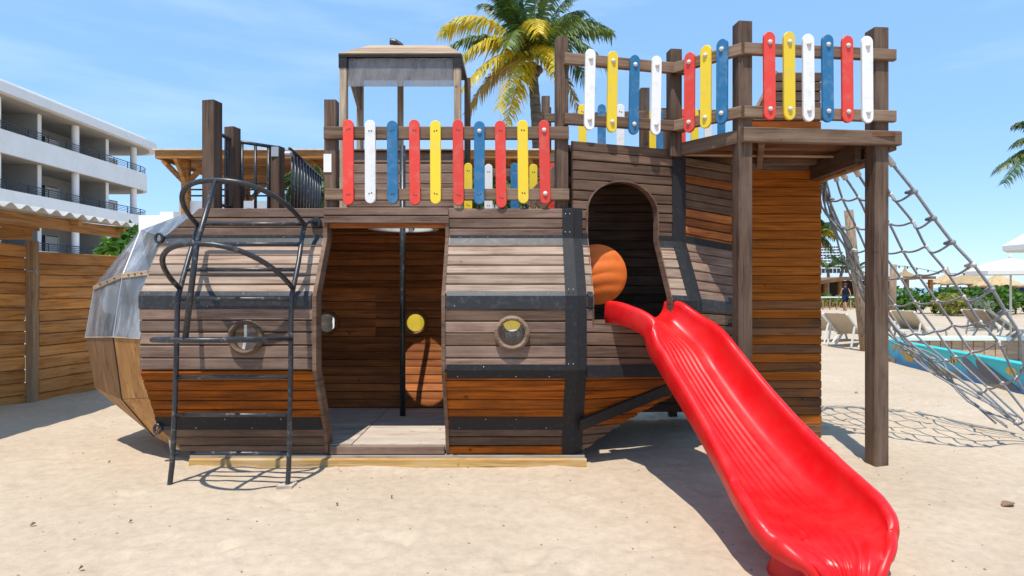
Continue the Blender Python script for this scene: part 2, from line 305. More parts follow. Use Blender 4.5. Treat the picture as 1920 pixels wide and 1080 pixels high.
def gz(x, y): return float(sand_height(np.array([[x]]), np.array([[y]]))[0, 0])
sea = MB().add([(-6000, 95, .03), (6000, 95, .03), (6000, 6900, .03), (-6000, 6900, .03)], [(0, 1, 2, 3)]).build('sea', paint('sea_water', (.02, .13, .2), .15, (.03, .2, .28), .6, .05, .1)); sea['kind'] = 'structure'
# ------------------------------------------------------------------ plank facets
def facet(thing_, name, q, rows, mat, back=None, hole=None, th=.024, gap=.007, u=(0, 1), inward=False, jit=.0035, part=None, vr=(0, 1)):
    """q = BL,BR,TR,TL; rows of planks on the outer face, one thin backing sheet behind them"""
    BL, BR, TR, TL = [V(p) for p in q]
    nrm = ((BR-BL).cross(TL-BL)+(BR-TR).cross(BR-BL)*0).normalized()
    pt = lambda a, v, o=0: (BL*(1-a)+BR*a)*(1-v)+(TL*(1-a)+TR*a)*v+nrm*o
    H = ((TL+TR)-(BL+BR)).length/2
    def polys(v0, v1):
        if hole is None: return [[(u[0], v0), (u[1], v0), (u[1], v1), (u[0], v1)]]
        N = 9; L = [v0+(v1-v0)*i/(N-1) for i in range(N)]; h = [hole(v) for v in L]
        if not any(h): return [[(u[0], v0), (u[1], v0), (u[1], v1), (u[0], v1)]]
        if not all(h):      # refine the level at which the hole begins or ends inside the row
            k0 = [i for i in range(N) if h[i]]; L2 = [L[i] for i in k0]
            def bis(a, b):
                for _ in range(14):
                    c = (a+b)/2
                    if hole(c): a = c
                    else: b = c
                return a
            if k0[0] > 0: L2.insert(0, bis(L[k0[0]], L[k0[0]-1]))
            if k0[-1] < N-1: L2.append(bis(L[k0[-1]], L[k0[-1]+1]))
            hh = [hole(v) for v in L2]
        else: L2, hh, k0 = L, h, [0, N-1]
        lf, rt = [(a[0], v) for a, v in zip(hh, L2)], [(a[1], v) for a, v in zip(hh, L2)]
        if all(h):
            out = []
            if min(a for a, v in lf) > u[0]+.002: out.append([(u[0], v0)]+lf+[(u[0], v1)])
            if max(a for a, v in rt) < u[1]-.002: out.append([(u[1], v1)]+rt[::-1]+[(u[1], v0)])
            return out
        if k0[0] == 0: return [[(u[0], v0)]+lf+rt[::-1]+[(u[1], v0), (u[1], v1), (u[0], v1)]]
        if k0[-1] == N-1: return [[(u[0], v0), (u[1], v0), (u[1], v1)]+rt[::-1]+lf+[(u[0], v1)]]
        mid = (L2[0]+L2[-1])/2; return polys(v0, mid)+polys(mid, v1)
    bk = MB(); pp = []
    dv = (vr[1]-vr[0])/rows; g = gap/H/2
    sg = -1 if inward else 1
    cuts = [vr[0]+i*dv+(random.uniform(-.07, .07)*dv if 0 < i < rows else 0) for i in range(rows+1)]
    for i in range(rows):
        a, b = cuts[i], cuts[i+1]
        if back is not None:
            for po in polys(a, b): bk.prism([pt(x, y, -.001*sg) for x, y in po], -nrm*.02*sg)
        g1, g2 = g*random.uniform(.6, 1.6), g*random.uniform(.6, 1.6); pp.append(polys(a+g1, b-g2))
    if part is None:
        if back is None: bk.prism([pt(u[0], vr[0], -.022*sg), pt(u[0], vr[1], -.022*sg), pt(u[0], vr[1], -.004*sg), pt(u[0], vr[0], -.004*sg)], (BR-BL).normalized()*.05)
        part = bk.build(name, back or mat, thing_)
    for i, ps in enumerate(pp):
        m = mat(i, rows) if callable(mat) else mat
        for po in ps:
            o = random.uniform(-jit, jit)+.002; c = .006; n = len(po); cv = sum(y for x, y in po)/n
            ca = c/H; ci = []
            for x, y in po: ci.append((x, y+(ca if y < cv else -ca)))
            A = [pt(x, y, 0) for x, y in po]; B = [pt(x, y, (th+o-c)*sg) for x, y in po]; C = [pt(x, y, (th+o)*sg) for x, y in ci]
            vs = A+B+C; fs = [tuple(range(n)), tuple(range(2*n, 3*n))]
            for s in (0, n): fs += [(s+k, s+(k+1) % n, s+n+(k+1) % n, s+n+k) for k in range(n)]
            mesh('plank', vs, fs, m, part)
    return part
DK = paint('dark_backing', (.012, .009, .008), .9)
def circ(cu, cv, ru, rv):
    def f(v):
        t = (v-cv)/rv
        if abs(t) >= 1: return None
        w = ru*math.sqrt(1-t*t); return (cu-w, cu+w)
    return f
# ------------------------------------------------------------------ SUBMARINE
YC = 5.63
PROF = [(4.88, .07), (4.82, .31), (4.57, .81), (4.57, 1.39), (4.84, 1.86), (4.84, 2.11)]
XL = [-2.70, -2.90, -2.90, -2.90, -2.88, -2.57]
def py(z):
    for (y0, z0), (y1, z1) in zip(PROF, PROF[1:]):
        if z <= z1: return y0+(y1-y0)*(z-z0)/(z1-z0)
    return PROF[-1][0]
def xl(z):
    for i in range(5):
        z0, z1 = PROF[i][1], PROF[i+1][1]
        if z <= z1: return XL[i]+(XL[i+1]-XL[i])*(z-z0)/(z1-z0)
    return XL[-1]
sub = thing('play_submarine', 'wooden submarine playhouse with plank hull, black bands, clear faceted nose and open doorway', 'playhouse', (-1.2, YC, 0))
X0, XD0, XD1, X1 = -2.9, -1.54, -.53, .5
ROWS = [3, 6, 6, 6, 3]
def hullmat(k):
    def f(i, n):
        if k == 0: return M['brown'] if random.random() < .5 else M['orange']
        if k == 1: return M['orange']
        if k == 2: return M['grey'] if random.random() < .75 else M['brown']
        if k == 3: return M['greyx']
        return M['grey']
    return f
PR = .112
for k in range(5):
    (ya, za), (yb, zb) = PROF[k], PROF[k+1]
    off = .024
    def q(xa0, xa1, xb0, xb1, yy=lambda y: y): return [(xa0, yy(ya)+off, za), (xa1, yy(ya)+off, za), (xb1, yy(yb)+off, zb), (xb0, yy(yb)+off, zb)]
    h = None
    if k == 2: h = circ((-2.065-XL[2])/(XD0-XL[2]), (1.067-za)/(zb-za), PR/(XD0-XL[2]), PR/(zb-za))
    facet(sub, 'hull_panel', q(XL[k], XD0, XL[k+1], XD0), ROWS[k], hullmat(k), DK, h)
    if k == 2: h = circ((0-XD1)/(X1-XD1), (1.10-za)/(zb-za), PR/(X1-XD1), PR/(zb-za))
    facet(sub, 'hull_panel', q(XD1, X1, XD1, X1), ROWS[k], hullmat(k), DK, h)
    # far side of the hull, planked inside
    B = lambda y: 2*YC-y-2*off
    h = None
    if k == 2:
        def h(v, za=za, zb=zb):
            best = None
            return None
    xs = [(X0, -1.55), (-1.55, -.5), (-.5, .5)] if k == 2 else [(X0, .5)]
    for (a, b) in xs:
        hh = None
        if k == 2:
            cx = {-2.9: -2.1, -1.55: -1.095, -.5: 0.0}[a]; hh = circ((cx-a)/(b-a), (1.055-za)/(zb-za), PR/(b-a), PR/(zb-za))
        facet(sub, 'far_hull_panel', [(a, 2*YC-ya, za), (b, 2*YC-ya, za), (b, 2*YC-yb, zb), (a, 2*YC-yb, zb)], ROWS[k], M['inner'], DK, hh, gap=.004)
# portholes
def porthole(name, x, y, z, hole_r=PR):
    mb = MB(); ro, ri = .136, .098
    prof = [(ri, -.012), (ri+.006, -.045), (ri+.018, -.055), (ro-.014, -.052), (ro, -.038), (ro, 0), (ri, 0)]
    n = 28; vs = []; m = len(prof)
    for r, hh in prof:
        for k in range(n): a = 2*math.pi*k/n; vs.append((x+r*math.cos(a), y+hh, z+r*math.sin(a)))
    fs = [(i*n+k, i*n+(k+1) % n, ((i+1) % m)*n+(k+1) % n, ((i+1) % m)*n+k) for i in range(m) for k in range(n)]
    ring = autosmooth(mb.add(vs, fs).build('porthole', M['rail'] if y < 5 else M['ply'], sub))
    MB().prism([(x+.1*math.cos(2*math.pi*k/24), y-.018, z+.1*math.sin(2*math.pi*k/24)) for k in range(24)], (0, .005, 0)).build('glass_pane', M['glass'], ring)
    for k in range(8):
        a = 2*math.pi*(k+.5)/8; MB().lathe([(.006, 0), (.006, -.004), (.003, -.006)], (x+.117*math.cos(a), y-.052, z+.117*math.sin(a)), 6, 'y').build('screw', M['screw'], ring)
porthole('a', -2.065, 4.57, 1.067); porthole('b', 0, 4.57, 1.10)
for x in (-2.1, -1.095, 0): porthole('c', x, 2*YC-4.57-.02, 1.055)
# folded metal bands
def band(x0, x1, z0, z1, mat=M['band'], left_follow=False, pr=.006):
    zs = [z0]+[z for _, z in PROF if z0+.004 < z < z1-.004]+[z1]; f = []; b = []
    for z in zs:
        for lst, o in ((f, -.004-pr), (b, .012)):
            lst.append([(xl(z)-.004 if left_follow else x0, py(z)+o, z), (x1, py(z)+o, z)])
    vs = [p for r in f for p in r]+[p for r in b for p in r]; m = len(zs); fs = []
    for i in range(m-1):
        a = 2*i; c = 2*m+2*i
        fs += [(a, a+1, a+3, a+2), (c, c+2, c+3, c+1), (a, a+2, c+2, c), (a+1, c+1, c+3, a+3)]
    fs += [(0, 2*m, 2*m+1, 1), (2*m-2, 2*m-1, 4*m-1, 4*m-2)]
    o = mesh('black_band', vs, fs, mat, sub)
    for i in range(int((x1-x0)/.24)):
        x = x0+.07+i*.24+random.uniform(-.02, .02); z = random.choice((z0+.018, z1-.018))
        if left_follow and x < xl(z)+.03: continue
        MB().lathe([(.0042, .003), (.0042, -.002), (.002, -.004)], (x, py(z)-.011, z), 6, 'y').build('screw', M['cap' if random.random() < .4 else 'metal'], o)
for (a, b, lf) in ((X0, XD0-.02, True), (XD1+.02, X1-.02, False)):
    band(a, b, 1.805, 1.885, M['bandlit'], lf); band(a, b, 1.29, 1.425, M['bandlit'], lf); band(a, b, .285, .40, M['band'], lf)
band(XD1+.02, X1-.02, .74, .855)
# jambs, lintel, sill
def jamb(x0, x1):
    zs = [.08]+[z for _, z in PROF[1:5]]+[1.985]; vs = []
    for z in zs: vs += [(x0, py(z)-.016, z), (x1, py(z)-.016, z), (x1, py(z)+.11, z), (x0, py(z)+.11, z)]
    fs = [(0, 3, 2, 1), tuple(4*(len(zs)-1)+k for k in range(4))]
    for i in range(len(zs)-1): fs += [(4*i+k, 4*i+(k+1) % 4, 4*i+4+(k+1) % 4, 4*i+4+k) for k in range(4)]
    mesh('door_jamb', vs, fs, M['brown'], sub)
jamb(XD0-.01, XD0+.02); jamb(XD1-.018, XD1+.01)
MB().beam((XD0-.004, 4.835, 2.012), (XD1+.01, 4.835, 2.012), .05, .058, .005).build('lintel', M['grey'], sub)
MB().beam((XD0-.006, 4.833, 2.079), (XD1+.005, 4.833, 2.079), .05, .062, .005).build('lintel', M['grey'], sub)
MB().beam((XD0+.03, 4.875, .105), (XD1-.03, 4.875, .105), .04, .066, .004).build('door_sill', M['grey'], sub)
fl = MB().box((-2.86, 4.9, .1), (-1.34, 6.36, .148)).build('floor_board', M['floor'], sub)
MB().box((-1.333, 4.9, .1), (.48, 6.36, .146)).build('floor_board', M['floor'], sub)
MB().beam((-2.64, 4.815, .005), (.61, 4.815, .005), .05, .092, .008).build('base_timber', M['yellowtimber'], sub)
MB().box((-2.66, 4.842, -.03), (.6, 6.4, .066)).build('base_slab', M['floor'], sub)
# deck with fire pole hole
HX, HY, HR = -1.09, 5.9, .3
dq = [(-2.6, 4.86, 2.06), (.5, 4.86, 2.06), (.5, 6.42, 2.06), (-2.6, 6.42, 2.06)]
facet(sub, 'deck_frame', dq, 14, M['deck'], None, circ((HX+2.6)/3.1, (HY-4.86)/1.56, HR/3.1, HR/1.56), th=.03, gap=.004)
mb = MB(); n = 32; vs = []
for r, z in ((HR-.002, 2.05), (HR-.002, 2.1), (HR+.05, 2.095), (HR+.05, 2.04), (HR, 2.04)):
    for k in range(n): a = 2*math.pi*k/n; vs.append((HX+r*math.cos(a), HY+r*math.sin(a), z))
mb.add(vs, [(i*n+k, i*n+(k+1) % n, ((i+1) % 5)*n+(k+1) % n, ((i+1) % 5)*n+k) for i in range(5) for k in range(n)]).build('hatch_ring', M['white'], sub)
MB().beam((-2.58, 4.9, 2.0), (.45, 4.9, 2.0), .05, .1).build('deck_beam', M['inner'], sub)
# end bulkhead towards the tower
facet(sub, 'bulkhead', [(.46, 6.4, .1), (.46, 4.9, .1), (.46, 4.9, 2.05), (.46, 6.4, 2.05)], 18, M['inner'], DK, gap=.004)
# nose
mir = lambda p: V((p[0], 2*YC-p[1], p[2]))
nA, nB, nC = V((-2.9, 4.57, 1.05)), V((-3.26, 4.8, 1.044)), V((-3.85, 5.3, 1.0))
A1, B1, C1 = V((-2.892, 4.67, 1.57)), V((-3.23, 4.87, 1.55)), V((-3.77, 5.3, 1.45))
A2, A3, E = V((-2.88, 4.84, 1.86)), V((-2.57, 4.84, 2.11)), V((-3.32, 5.25, 1.97))
Am, Bm, Cm = V((-2.9, 4.69, .57)), V((-3.256, 4.9, .52)), V((-3.77, 5.3, .55))
D0, D1, Db = V((-2.9, 4.82, .31)), V((-2.70, 4.88, .07)), V((-3.05, 5.0, .186))
ax_c = V((-2.8, YC, 1.05))
def shell(name, pts, mat, t=.012, shrink=.004):
    c = sum(pts, V())/len(pts); n_ = (pts[1]-pts[0]).cross(pts[2]-pts[0]).normalized()
    if n_.dot(c-ax_c) < 0: n_ = -n_
    p2 = [p+(c-p).normalized()*shrink for p in pts]; cc = c+n_*0
    vs = [p+n_*.0 for p in p2]+[p-n_*t for p in p2]+[c, c-n_*t]; k = len(pts); fs = []
    if k == 3: fs = [(0, 1, 2), (5, 4, 3)]; vs = vs[:6]
    else: fs = [(0, 1, 2), (0, 2, 3), (6, 5, 4), (7, 6, 4)]; vs = vs[:8]
    fs += [(i, (i+1) % k, k+(i+1) % k, k+i) for i in range(k)]
    return mesh(name, vs, fs, mat, sub)
for mm in (lambda p: V(p), mir):
    g = [mm(p) for p in (nA, nB, nC, A1, B1, C1, A2, A3, E, Am, Bm, Cm, D0, D1, Db)]
    a, b, c, a1, b1, c1, a2, a3, e, am, bm_, cm, d0, d1, db = g
    shell('nose_window', [a, b, b1, a1], M['acrylic']); shell('nose_window', [b, c, c1, b1], M['acrylic'])
    shell('nose_window', [a1, b1, e, a2], M['acrylic']); shell('nose_window', [b1, c1, e], M['acrylic']); shell('nose_window', [a2, e, a3], M['acrylic'])
    shell('nose_panel', [a, b, bm_, am], M['plylit']); shell('nose_panel', [b, c, cm, bm_], M['ply'])
    shell('nose_panel', [am, bm_, db, d0], M['plylit']); shell('nose_panel', [bm_, cm, db], M['plylit']); shell('nose_panel', [d0, db, d1], M['plylit'])
    for p0, p1 in ((a1, b1), (b1, c1)):
        o_ = (p0+p1)/2-ax_c; o_.z = 0; o_ = o_.normalized()*.008
        bt = MB().beam(p0+o_, p1+o_, .012, .04, .003).build('nose_batten', M['pale'], sub)
        for t_ in (.2, .45, .7): pp_ = p0.lerp(p1, t_)+o_*2; MB().lathe([(.008, -.006), (.008, .006)], pp_, 6, 'y').build('screw', M['screw'], bt)
    for p0, p1 in ((b, b1), (c, c1), (c1, e), (a, a1), (b1, e)):
        o_ = ((p0+p1)/2-ax_c).normalized()*.004; MB().beam(p0+o_, p1+o_, .008, .005, .001).build('nose_joint', M['metal'], sub)
shell('nose_window', [nC, mir(nC), mir(C1), C1], M['acrylic']); shell('nose_window', [C1, mir(C1), mir(E), E], M['acrylic']); shell('nose_window', [E, mir(E), mir(A3), A3], M['acrylic'])
shell('nose_panel', [nC, mir(nC), mir(Cm), Cm], M['ply']); shell('nose_panel', [Cm, mir(Cm), mir(Db), Db], M['ply']); shell('nose_panel', [Db, mir(Db), mir(D1), D1], M['ply'])
for pts in ([nA, nB, nC, mir(nC)],):
    for p0, p1 in zip(pts, pts[1:]):
        MB().beam(p0+V((0, 0, .004)), p1+V((0, 0, .004)), .018, .008, .002).build('nose_batten', M['pale'], sub)
for p0, p1 in ((nB, Bm), (Bm, Db)):
    MB().beam(p0+(p0-ax_c).normalized()*.002, p1+(p1-ax_c).normalized()*.002, .012, .008, .002).build('nose_seam', M['band'], sub)
# nose bulkhead ring behind the clear facets, whitened to stand for sunlit interior
octo = [V((-2.86, y, z)) for y, z in [(4.9, .12), (4.86, .31), (4.61, .81), (4.61, 1.39), (4.88, 1.85)]]; octo = octo+[mir(p) for p in octo[::-1]]
inn = [V((-2.86, YC+(p.y-YC)*.62, 1.1+(p.z-1.1)*.66)) for p in octo]; n = len(octo)
vs = octo+inn+[p+V((.03, 0, 0)) for p in octo+inn]
fs = [(i, (i+1) % n, n+(i+1) % n, n+i) for i in range(n)]+[(2*n+i, 3*n+i, 3*n+(i+1) % n, 2*n+(i+1) % n) for i in range(n)]+[(n+i, n+(i+1) % n, 3*n+(i+1) % n, 3*n+i) for i in range(n)]+[(i, 2*n+i, 2*n+(i+1) % n, (i+1) % n) for i in range(n)]
mesh('nose_bulkhead', vs, fs, M['white'], sub)
for c_, rr in ((P(301, 447, 4.83), .036), (P(298, 803, 4.8), .034)):
    mb = MB(); mb.tube([c_+V((rr*math.cos(a)*.8, -.02, rr*math.sin(a))) for a in [2*math.pi*k/16 for k in range(16)]], .012, 8, True)
    o = autosmooth(mb.build('lifting_eye', M['pipe'], sub)); MB().beam(c_+V((.02, .0, 0)), c_+V((.1, .012, 0)), .02, .045).build('eye_plate', M['pipe'], o)
# ---- stern panels with the arch
NRM = V((.325, -.945, 0)); Atop, Btop = V((.5, 4.86, 0)), V((1.49, 5.2, 0))
Abul, Bbul = V((.5, 4.57, 0)), V((1.56, 4.97, 0)); Ctop, Cbul = V((2.07, 5.56, 0)), V((2.12, 5.42, 0))
z_ = lambda p, z: V((p.x, p.y, z))
SP = 2.07; AH = .286; UL, UR = .13, .775; UM = (UL+UR)/2; UW = (UR-UL)/2
def arch_z(z):
    if z <= SP: return (UL, UR)
    t = (z-SP)/AH
    if t >= 1: return None
    w = UW*(1-t**2.3)**(1/2.1); return (UM-w, UM+w)
offn = V((0, .024, 0))
stern = dict(th=.024)
facet(sub, 'tower_panel', [z_(Atop, 1.86)+offn, z_(Btop, 1.86)+offn, z_(Btop, 2.675)+offn, z_(Atop, 2.675)+offn], 10, M['brown'], DK, lambda v: arch_z(1.86+v*.815))
facet(sub, 'stern_panel', [z_(Abul, 1.39)+offn, z_(Bbul, 1.34)+offn, z_(Btop, 1.86)+offn, z_(Atop, 1.86)+offn], 6, M['greyx'], DK, lambda v: (UL, UR))
vb = (1.16-.81)/(1.39-.81)
facet(sub, 'stern_panel', [z_(Abul, .81)+offn, z_(Bbul, .76)+offn, z_(Bbul, 1.34)+offn, z_(Abul, 1.39)+offn], 6, lambda i, n: M['grey'] if i > 2 else M['brown'], DK, lambda v: (UL, UR) if v > vb else None)
Alow, Blow = V((.5, 4.82, 0)), V((1.5, 5.18, 0))
def sternlow(v, top=.81, bot=.31):     # the bottom sweeps up towards the stern
    z = bot+(top-bot)*v; lim = (z-.045)/.62
    return (max(.02, lim), 1.001) if lim < .995 else None
facet(sub, 'stern_panel', [z_(Alow, .31)+offn, z_(Blow, .31)+offn, z_(Bbul, .76)+offn, z_(Abul, .81)+offn], 6, M['orange'], DK, sternlow)
facet(sub, 'stern_panel', [z_(V((.5, 4.88, 0)), .07)+offn, z_(V((1.5, 5.22, 0)), .07)+offn, z_(Blow, .31)+offn, z_(Alow, .31)+offn], 3, M['brown'], DK, lambda v: (max(.02, (.24*v+.025)/.62), 1.001))
facet(sub, 'tower_panel', [z_(Btop, 1.86)+offn, z_(Ctop, 1.80)+offn, z_(Ctop, 2.62)+offn, z_(Btop, 2.62)+offn], 10, lambda i, n: M['inner'] if random.random() < .6 else M['brown'], DK)
facet(sub, 'stern_panel', [z_(Bbul, 1.34)+offn, z_(Cbul, 1.29)+offn, z_(Ctop, 1.80)+offn, z_(Btop, 1.86)+offn], 6, M['grey'], DK)
facet(sub, 'stern_panel', [z_(Bbul, .76)+offn, z_(Cbul, .74)+offn, z_(Cbul, 1.29)+offn, z_(Bbul, 1.34)+offn], 6, lambda i, n: M['brown'], DK)
facet(sub, 'stern_panel', [z_(Blow, .58)+offn, z_(Ctop, .62)+offn, z_(Cbul, .74)+offn, z_(Bbul, .76)+offn], 2, M['orange'], DK)
def strip(name, p, w, mat, t=.012, parent=sub):      # flat strip along a polyline of (left edge, right edge) pairs, given outward normal
    vs = []
    for a, b, nn in p:
        nn = V(nn).normalized(); vs += [V(a)+nn*t, V(b)+nn*t, V(b)-nn*.02, V(a)-nn*.02]
    fs = [(0, 3, 2, 1), tuple(4*(len(p)-1)+k for k in range(4))]
    for i in range(len(p)-1): fs += [(4*i+k, 4*i+(k+1) % 4, 4*i+4+(k+1) % 4, 4*i+4+k) for k in range(4)]
    return mesh(name, vs, fs, mat, parent)
t2 = V((.945, .325, 0)); N0 = V((0, -1, 0))
# corner trims
cor = [(V((.5, y, z))) for y, z in PROF]
o = strip('corner_trim', [(p+V((-.085, 0, 0)), p+V((.006, 0, 0)), N0) for p in cor], 0, M['band'])
ctop = [V((.5, y+(.02 if z > 1.8 else 0), z)) for y, z in PROF]
strip('corner_trim', [(p, p+t2*.085, NRM) for p in ctop], 0, M['band'])
for p in cor:
    for dx in (-.06, -.025): MB().lathe([(.0045, .003), (.0045, -.003), (.002, -.004)], (p.x+dx, p.y-.012, p.z+(.05 if p.z < 2 else -.05)), 6, 'y').build('screw', M['metal'], o)
cb = [z_(Bbul, .76), z_(Bbul, 1.34), z_(Btop, 1.86), z_(Btop, 2.62)]; n3 = V((.52, -.85, 0))
strip('corner_trim', [(p-t2*.085, p+t2*.004, NRM) for p in cb], 0, M['band'])
strip('corner_trim', [(p, p+(Ctop-Btop).normalized()*.06, n3) for p in cb], 0, M['band'])
def sband(pa, pb, pc, pd, n_, mat, t=.014): # quad band on stern
    n_ = V(n_).normalized(); q = [V(p)+n_*t for p in (pa, pb, pc, pd)]; return MB().prism(q, -n_*.02).build('black_band', mat, sub)
L = lambda a, b, t: a.lerp(b, t)
for u0, u1 in ((.085, UL-.004), (UR+.006, .93)):
    for (a0, b0, a1_, b1_, mt) in ((z_(Atop, 1.86), z_(Btop, 1.86), z_(Atop, 1.905), z_(Btop, 1.905), 'band'),
                                   (z_(Abul, 1.39).lerp(z_(Atop, 1.86), .9), z_(Bbul, 1.34).lerp(z_(Btop, 1.86), .9), z_(Atop, 1.86), z_(Btop, 1.86), 'bandlit'),
                                   (z_(Abul, 1.30), z_(Bbul, 1.25), z_(Abul, 1.39), z_(Bbul, 1.34), 'band'),
                                   (z_(Abul, 1.39), z_(Bbul, 1.34), z_(Abul, 1.39).lerp(z_(Atop, 1.86), .08), z_(Bbul, 1.34).lerp(z_(Btop, 1.86), .08), 'bandlit')):
        sband(L(a0, b0, u0), L(a0, b0, u1), L(a1_, b1_, u1), L(a1_, b1_, u0), NRM, M[mt])
sband(L(z_(Abul, .75), z_(Bbul, .70), .08), L(z_(Abul, .75), z_(Bbul, .70), 1), L(z_(Abul, .85), z_(Bbul, .80), 1), L(z_(Abul, .85), z_(Bbul, .80), .08), NRM, M['band'], .018)
sband(V((.54, 4.815, .29)), V((1.44, 5.03, .60)), V((1.44, 4.99, .70)), V((.54, 4.765, .39)), V((.3, -.93, -.35)), M['band'], .035)
for (pa, pb, pc, pd, mt) in ((z_(Btop, 1.86), z_(Ctop, 1.80), z_(Ctop, 1.86), z_(Btop, 1.92), 'band'), (z_(Bbul, 1.26), z_(Cbul, 1.21), z_(Cbul, 1.29), z_(Bbul, 1.34), 'bandlit'),
                             (z_(Bbul, 1.34), z_(Cbul, 1.29), z_(Cbul, 1.29).lerp(z_(Ctop, 1.8), .12), z_(Bbul, 1.34).lerp(z_(Btop, 1.86), .12), 'bandlit')):
    sband(pa, pb, pc, pd, n3, M[mt])
# arch edge lining
ap = []
for z in [1.17, 1.30, 1.37]: ap.append(('b', UL, z))
arc = []
def hullpt(u, z):
    if z >= 1.86: return L(z_(Atop, z), z_(Btop, z), u)
    if z >= 1.37: t = (z-1.37)/(1.86-1.37); return L(L(Abul, Atop, t), L(Bbul, Btop, t), u)+V((0, 0, z))
    return L(z_(Abul, z), z_(Bbul, z), u)
line = [hullpt(UL, z) for z in (1.17, 1.37, 1.62, 1.86, 2.0)]
for k in range(17):
    th_ = math.pi*k/16; uu = UM-UW*math.cos(th_); zz = SP+AH*abs(math.sin(th_))**(.9); line.append(hullpt(uu, zz))
line += [hullpt(UR, z) for z in (2.0, 1.86, 1.62, 1.37, 1.17)]
vs = []; inner_off = -NRM*.06
for p in line: vs += [p+NRM*.012, p+inner_off]
cen = hullpt(UM, 1.9)
for p in line: vs += [p+NRM*.012+(p-cen).normalized()*.012, p+inner_off+(p-cen).normalized()*.012]
m = len(line); fs = []
for i in range(m-1): fs += [(2*i, 2*i+2, 2*i+3, 2*i+1), (2*m+2*i, 2*m+2*i+1, 2*m+2*i+3, 2*m+2*i+2), (2*i, 2*m+2*i, 2*m+2*i+2, 2*i+2)]
mesh('arch_lining', vs, fs, M['brown'], sub)
# interior of the stern: landing floor, rear wall; darker wood paints in the shade
facet(sub, 'landing_frame', [(.48, 4.72, 1.14), (2.05, 5.3, 1.14), (2.05, 6.38, 1.14), (.48, 6.38, 1.14)], 10, M['brown'], DK, gap=.004)
facet(sub, 'rear_wall', [(.47, 6.4, .1), (2.3, 6.4, .1), (2.3, 6.4, 2.66), (.47, 6.4, 2.66)], 26, M['brown'], DK, gap=.004)
facet(sub, 'end_wall', [(2.2, 5.6, .6), (2.2, 6.42, .6), (2.2, 6.42, 2.66), (2.2, 5.6, 2.66)], 20, M['brown'], DK, gap=.004, inward=True)
MB().beam((1.79, 6.55, -.05), (1.79, 6.55, 2.6), .09, .09).build('support_post', M['post'], sub)
facet(sub, 'tower_floor_frame', [(.47, 4.9, 2.62), (1.46, 5.24, 2.62), (1.46, 6.42, 2.62), (.47, 6.42, 2.62)], 11, M['deck'], DK, gap=.004)
# ---- pickets, rails
CAPM = MB().lathe([(.019, .004), (.019, -.006), (.015, -.014), (.006, -.018)], (0, 0, 0), 10, 'y'); 
_c = CAPM.build('bolt_cap', M['cap'], None, True); CAPME = _c.data; bpy.data.objects.remove(_c)
SCR = MB().lathe([(.006, .004), (.006, -.0015)], (0, 0, 0), 6, 'y').build('screw', M['screw']); SCRME = SCR.data; bpy.data.objects.remove(SCR)
def picket(th_, px, p0, p1, ytop, ybot, col, caps=(1, 1), w=.088, t=.022, lean=0., side=-1):
    p0, p1 = V(p0), V(p1); k = (px-960)/F
    s = (k*p0.y-p0.x)/((p1.x-p0.x)-k*(p1.y-p0.y)); c = p0.lerp(p1, s); d = c.y
    zt, zb = Zat(ytop, d), Zat(ybot, d); r = (p1-p0); r.z = 0; r.normalize(); nn = V((r.y, -r.x, 0))
    if side < 0 and nn.y > 0: nn = -nn
    if side > 0 and nn.y < 0: nn = -nn
    zc = (zt+zb)/2; hh = (zt-zb)/2; out = []
    for i in range(9): a = math.pi*i/8; out.append((w/2*math.cos(a), hh-w/2+w/2*math.sin(a)))
    for i in range(9): a = math.pi+math.pi*i/8; out.append((w/2*math.cos(a), -hh+w/2+w/2*math.sin(a)))
    cl, sl = math.cos(lean), math.sin(lean); out = [(x*cl-y*sl, x*sl+y*cl) for x, y in out]
    base = V((c.x, c.y, zc)); n = len(out); sh = .93
    A = [base+r*x+V((0, 0, y)) for x, y in out]; B = [p+nn*(t-.004) for p in A]; C = [base+r*x*sh+V((0, 0, y-math.copysign(.004, y)))+nn*t for x, y in out]
    fs = [tuple(range(n)), tuple(range(2*n, 3*n))]
    for q_ in (0, n): fs += [(q_+i, q_+(i+1) % n, q_+n+(i+1) % n, q_+n+i) for i in range(n)]
    o = mesh('picket', A+B+C, fs, M[col], th_); ang = math.atan2(nn.y, nn.x)+math.pi/2
    for e, sg in zip(caps, (1, -1)):
        yy = sg*(hh-.085); pos = base+r*(-yy*sl)+V((0, 0, yy*cl))+nn*(t+.001)
        if e:
            b = link('bolt_cap', CAPME, o); b.location = pos; b.rotation_euler = (0, 0, ang)
        else:
            for dx in (-.008, .012):
                b = link('screw', SCRME, o); b.location = pos+r*dx+V((0, 0, random.uniform(-.006, .006))); b.rotation_euler = (0, 0, ang)
    return o
def rail(th_, a, b, h=.1, t=.045, mat='rail'): return MB().beam(a, b, t, h, .006).build('rail', M[mat], th_)
def post(th_, x, y, z0, z1, w=.105, rot=0, mat='post', w2=None):
    s = V((math.cos(rot), math.sin(rot), 0)); o = MB().beam((x, y, z0), (x, y, z1), w, w2 or w, .007, side=s).build('post', M[mat], th_); return o
fy = 4.865
post(sub, -1.515, 4.93, 2.05, Zat(190, 4.93), .1)
MB().box((-1.565, 4.872, Zat(323, 4.88)), (-1.5, 4.879, Zat(289, 4.88))).build('notice_plate', M['white'], sub)
rail(sub, (-1.555, fy, Zat(250, fy)), (.47, fy, Zat(250, fy)), .104); rail(sub, (-1.545, fy, Zat(365, fy)), (.472, fy, Zat(365, fy)), .095)
fp0, fp1 = (-1.5, fy-.025, 0), (.4, fy-.025, 0)
FR = [(654,225,385,'red'),(695,226,382,'white'),(736.5,227,383,'blue'),(778,225,385,'red'),(817,227,383,'yellow'),(859.5,225,386,'red'),(899,228,384,'blue'),(939,227,390,'red'),(980.5,226,382,'yellow'),(1021,226,383,'red')]
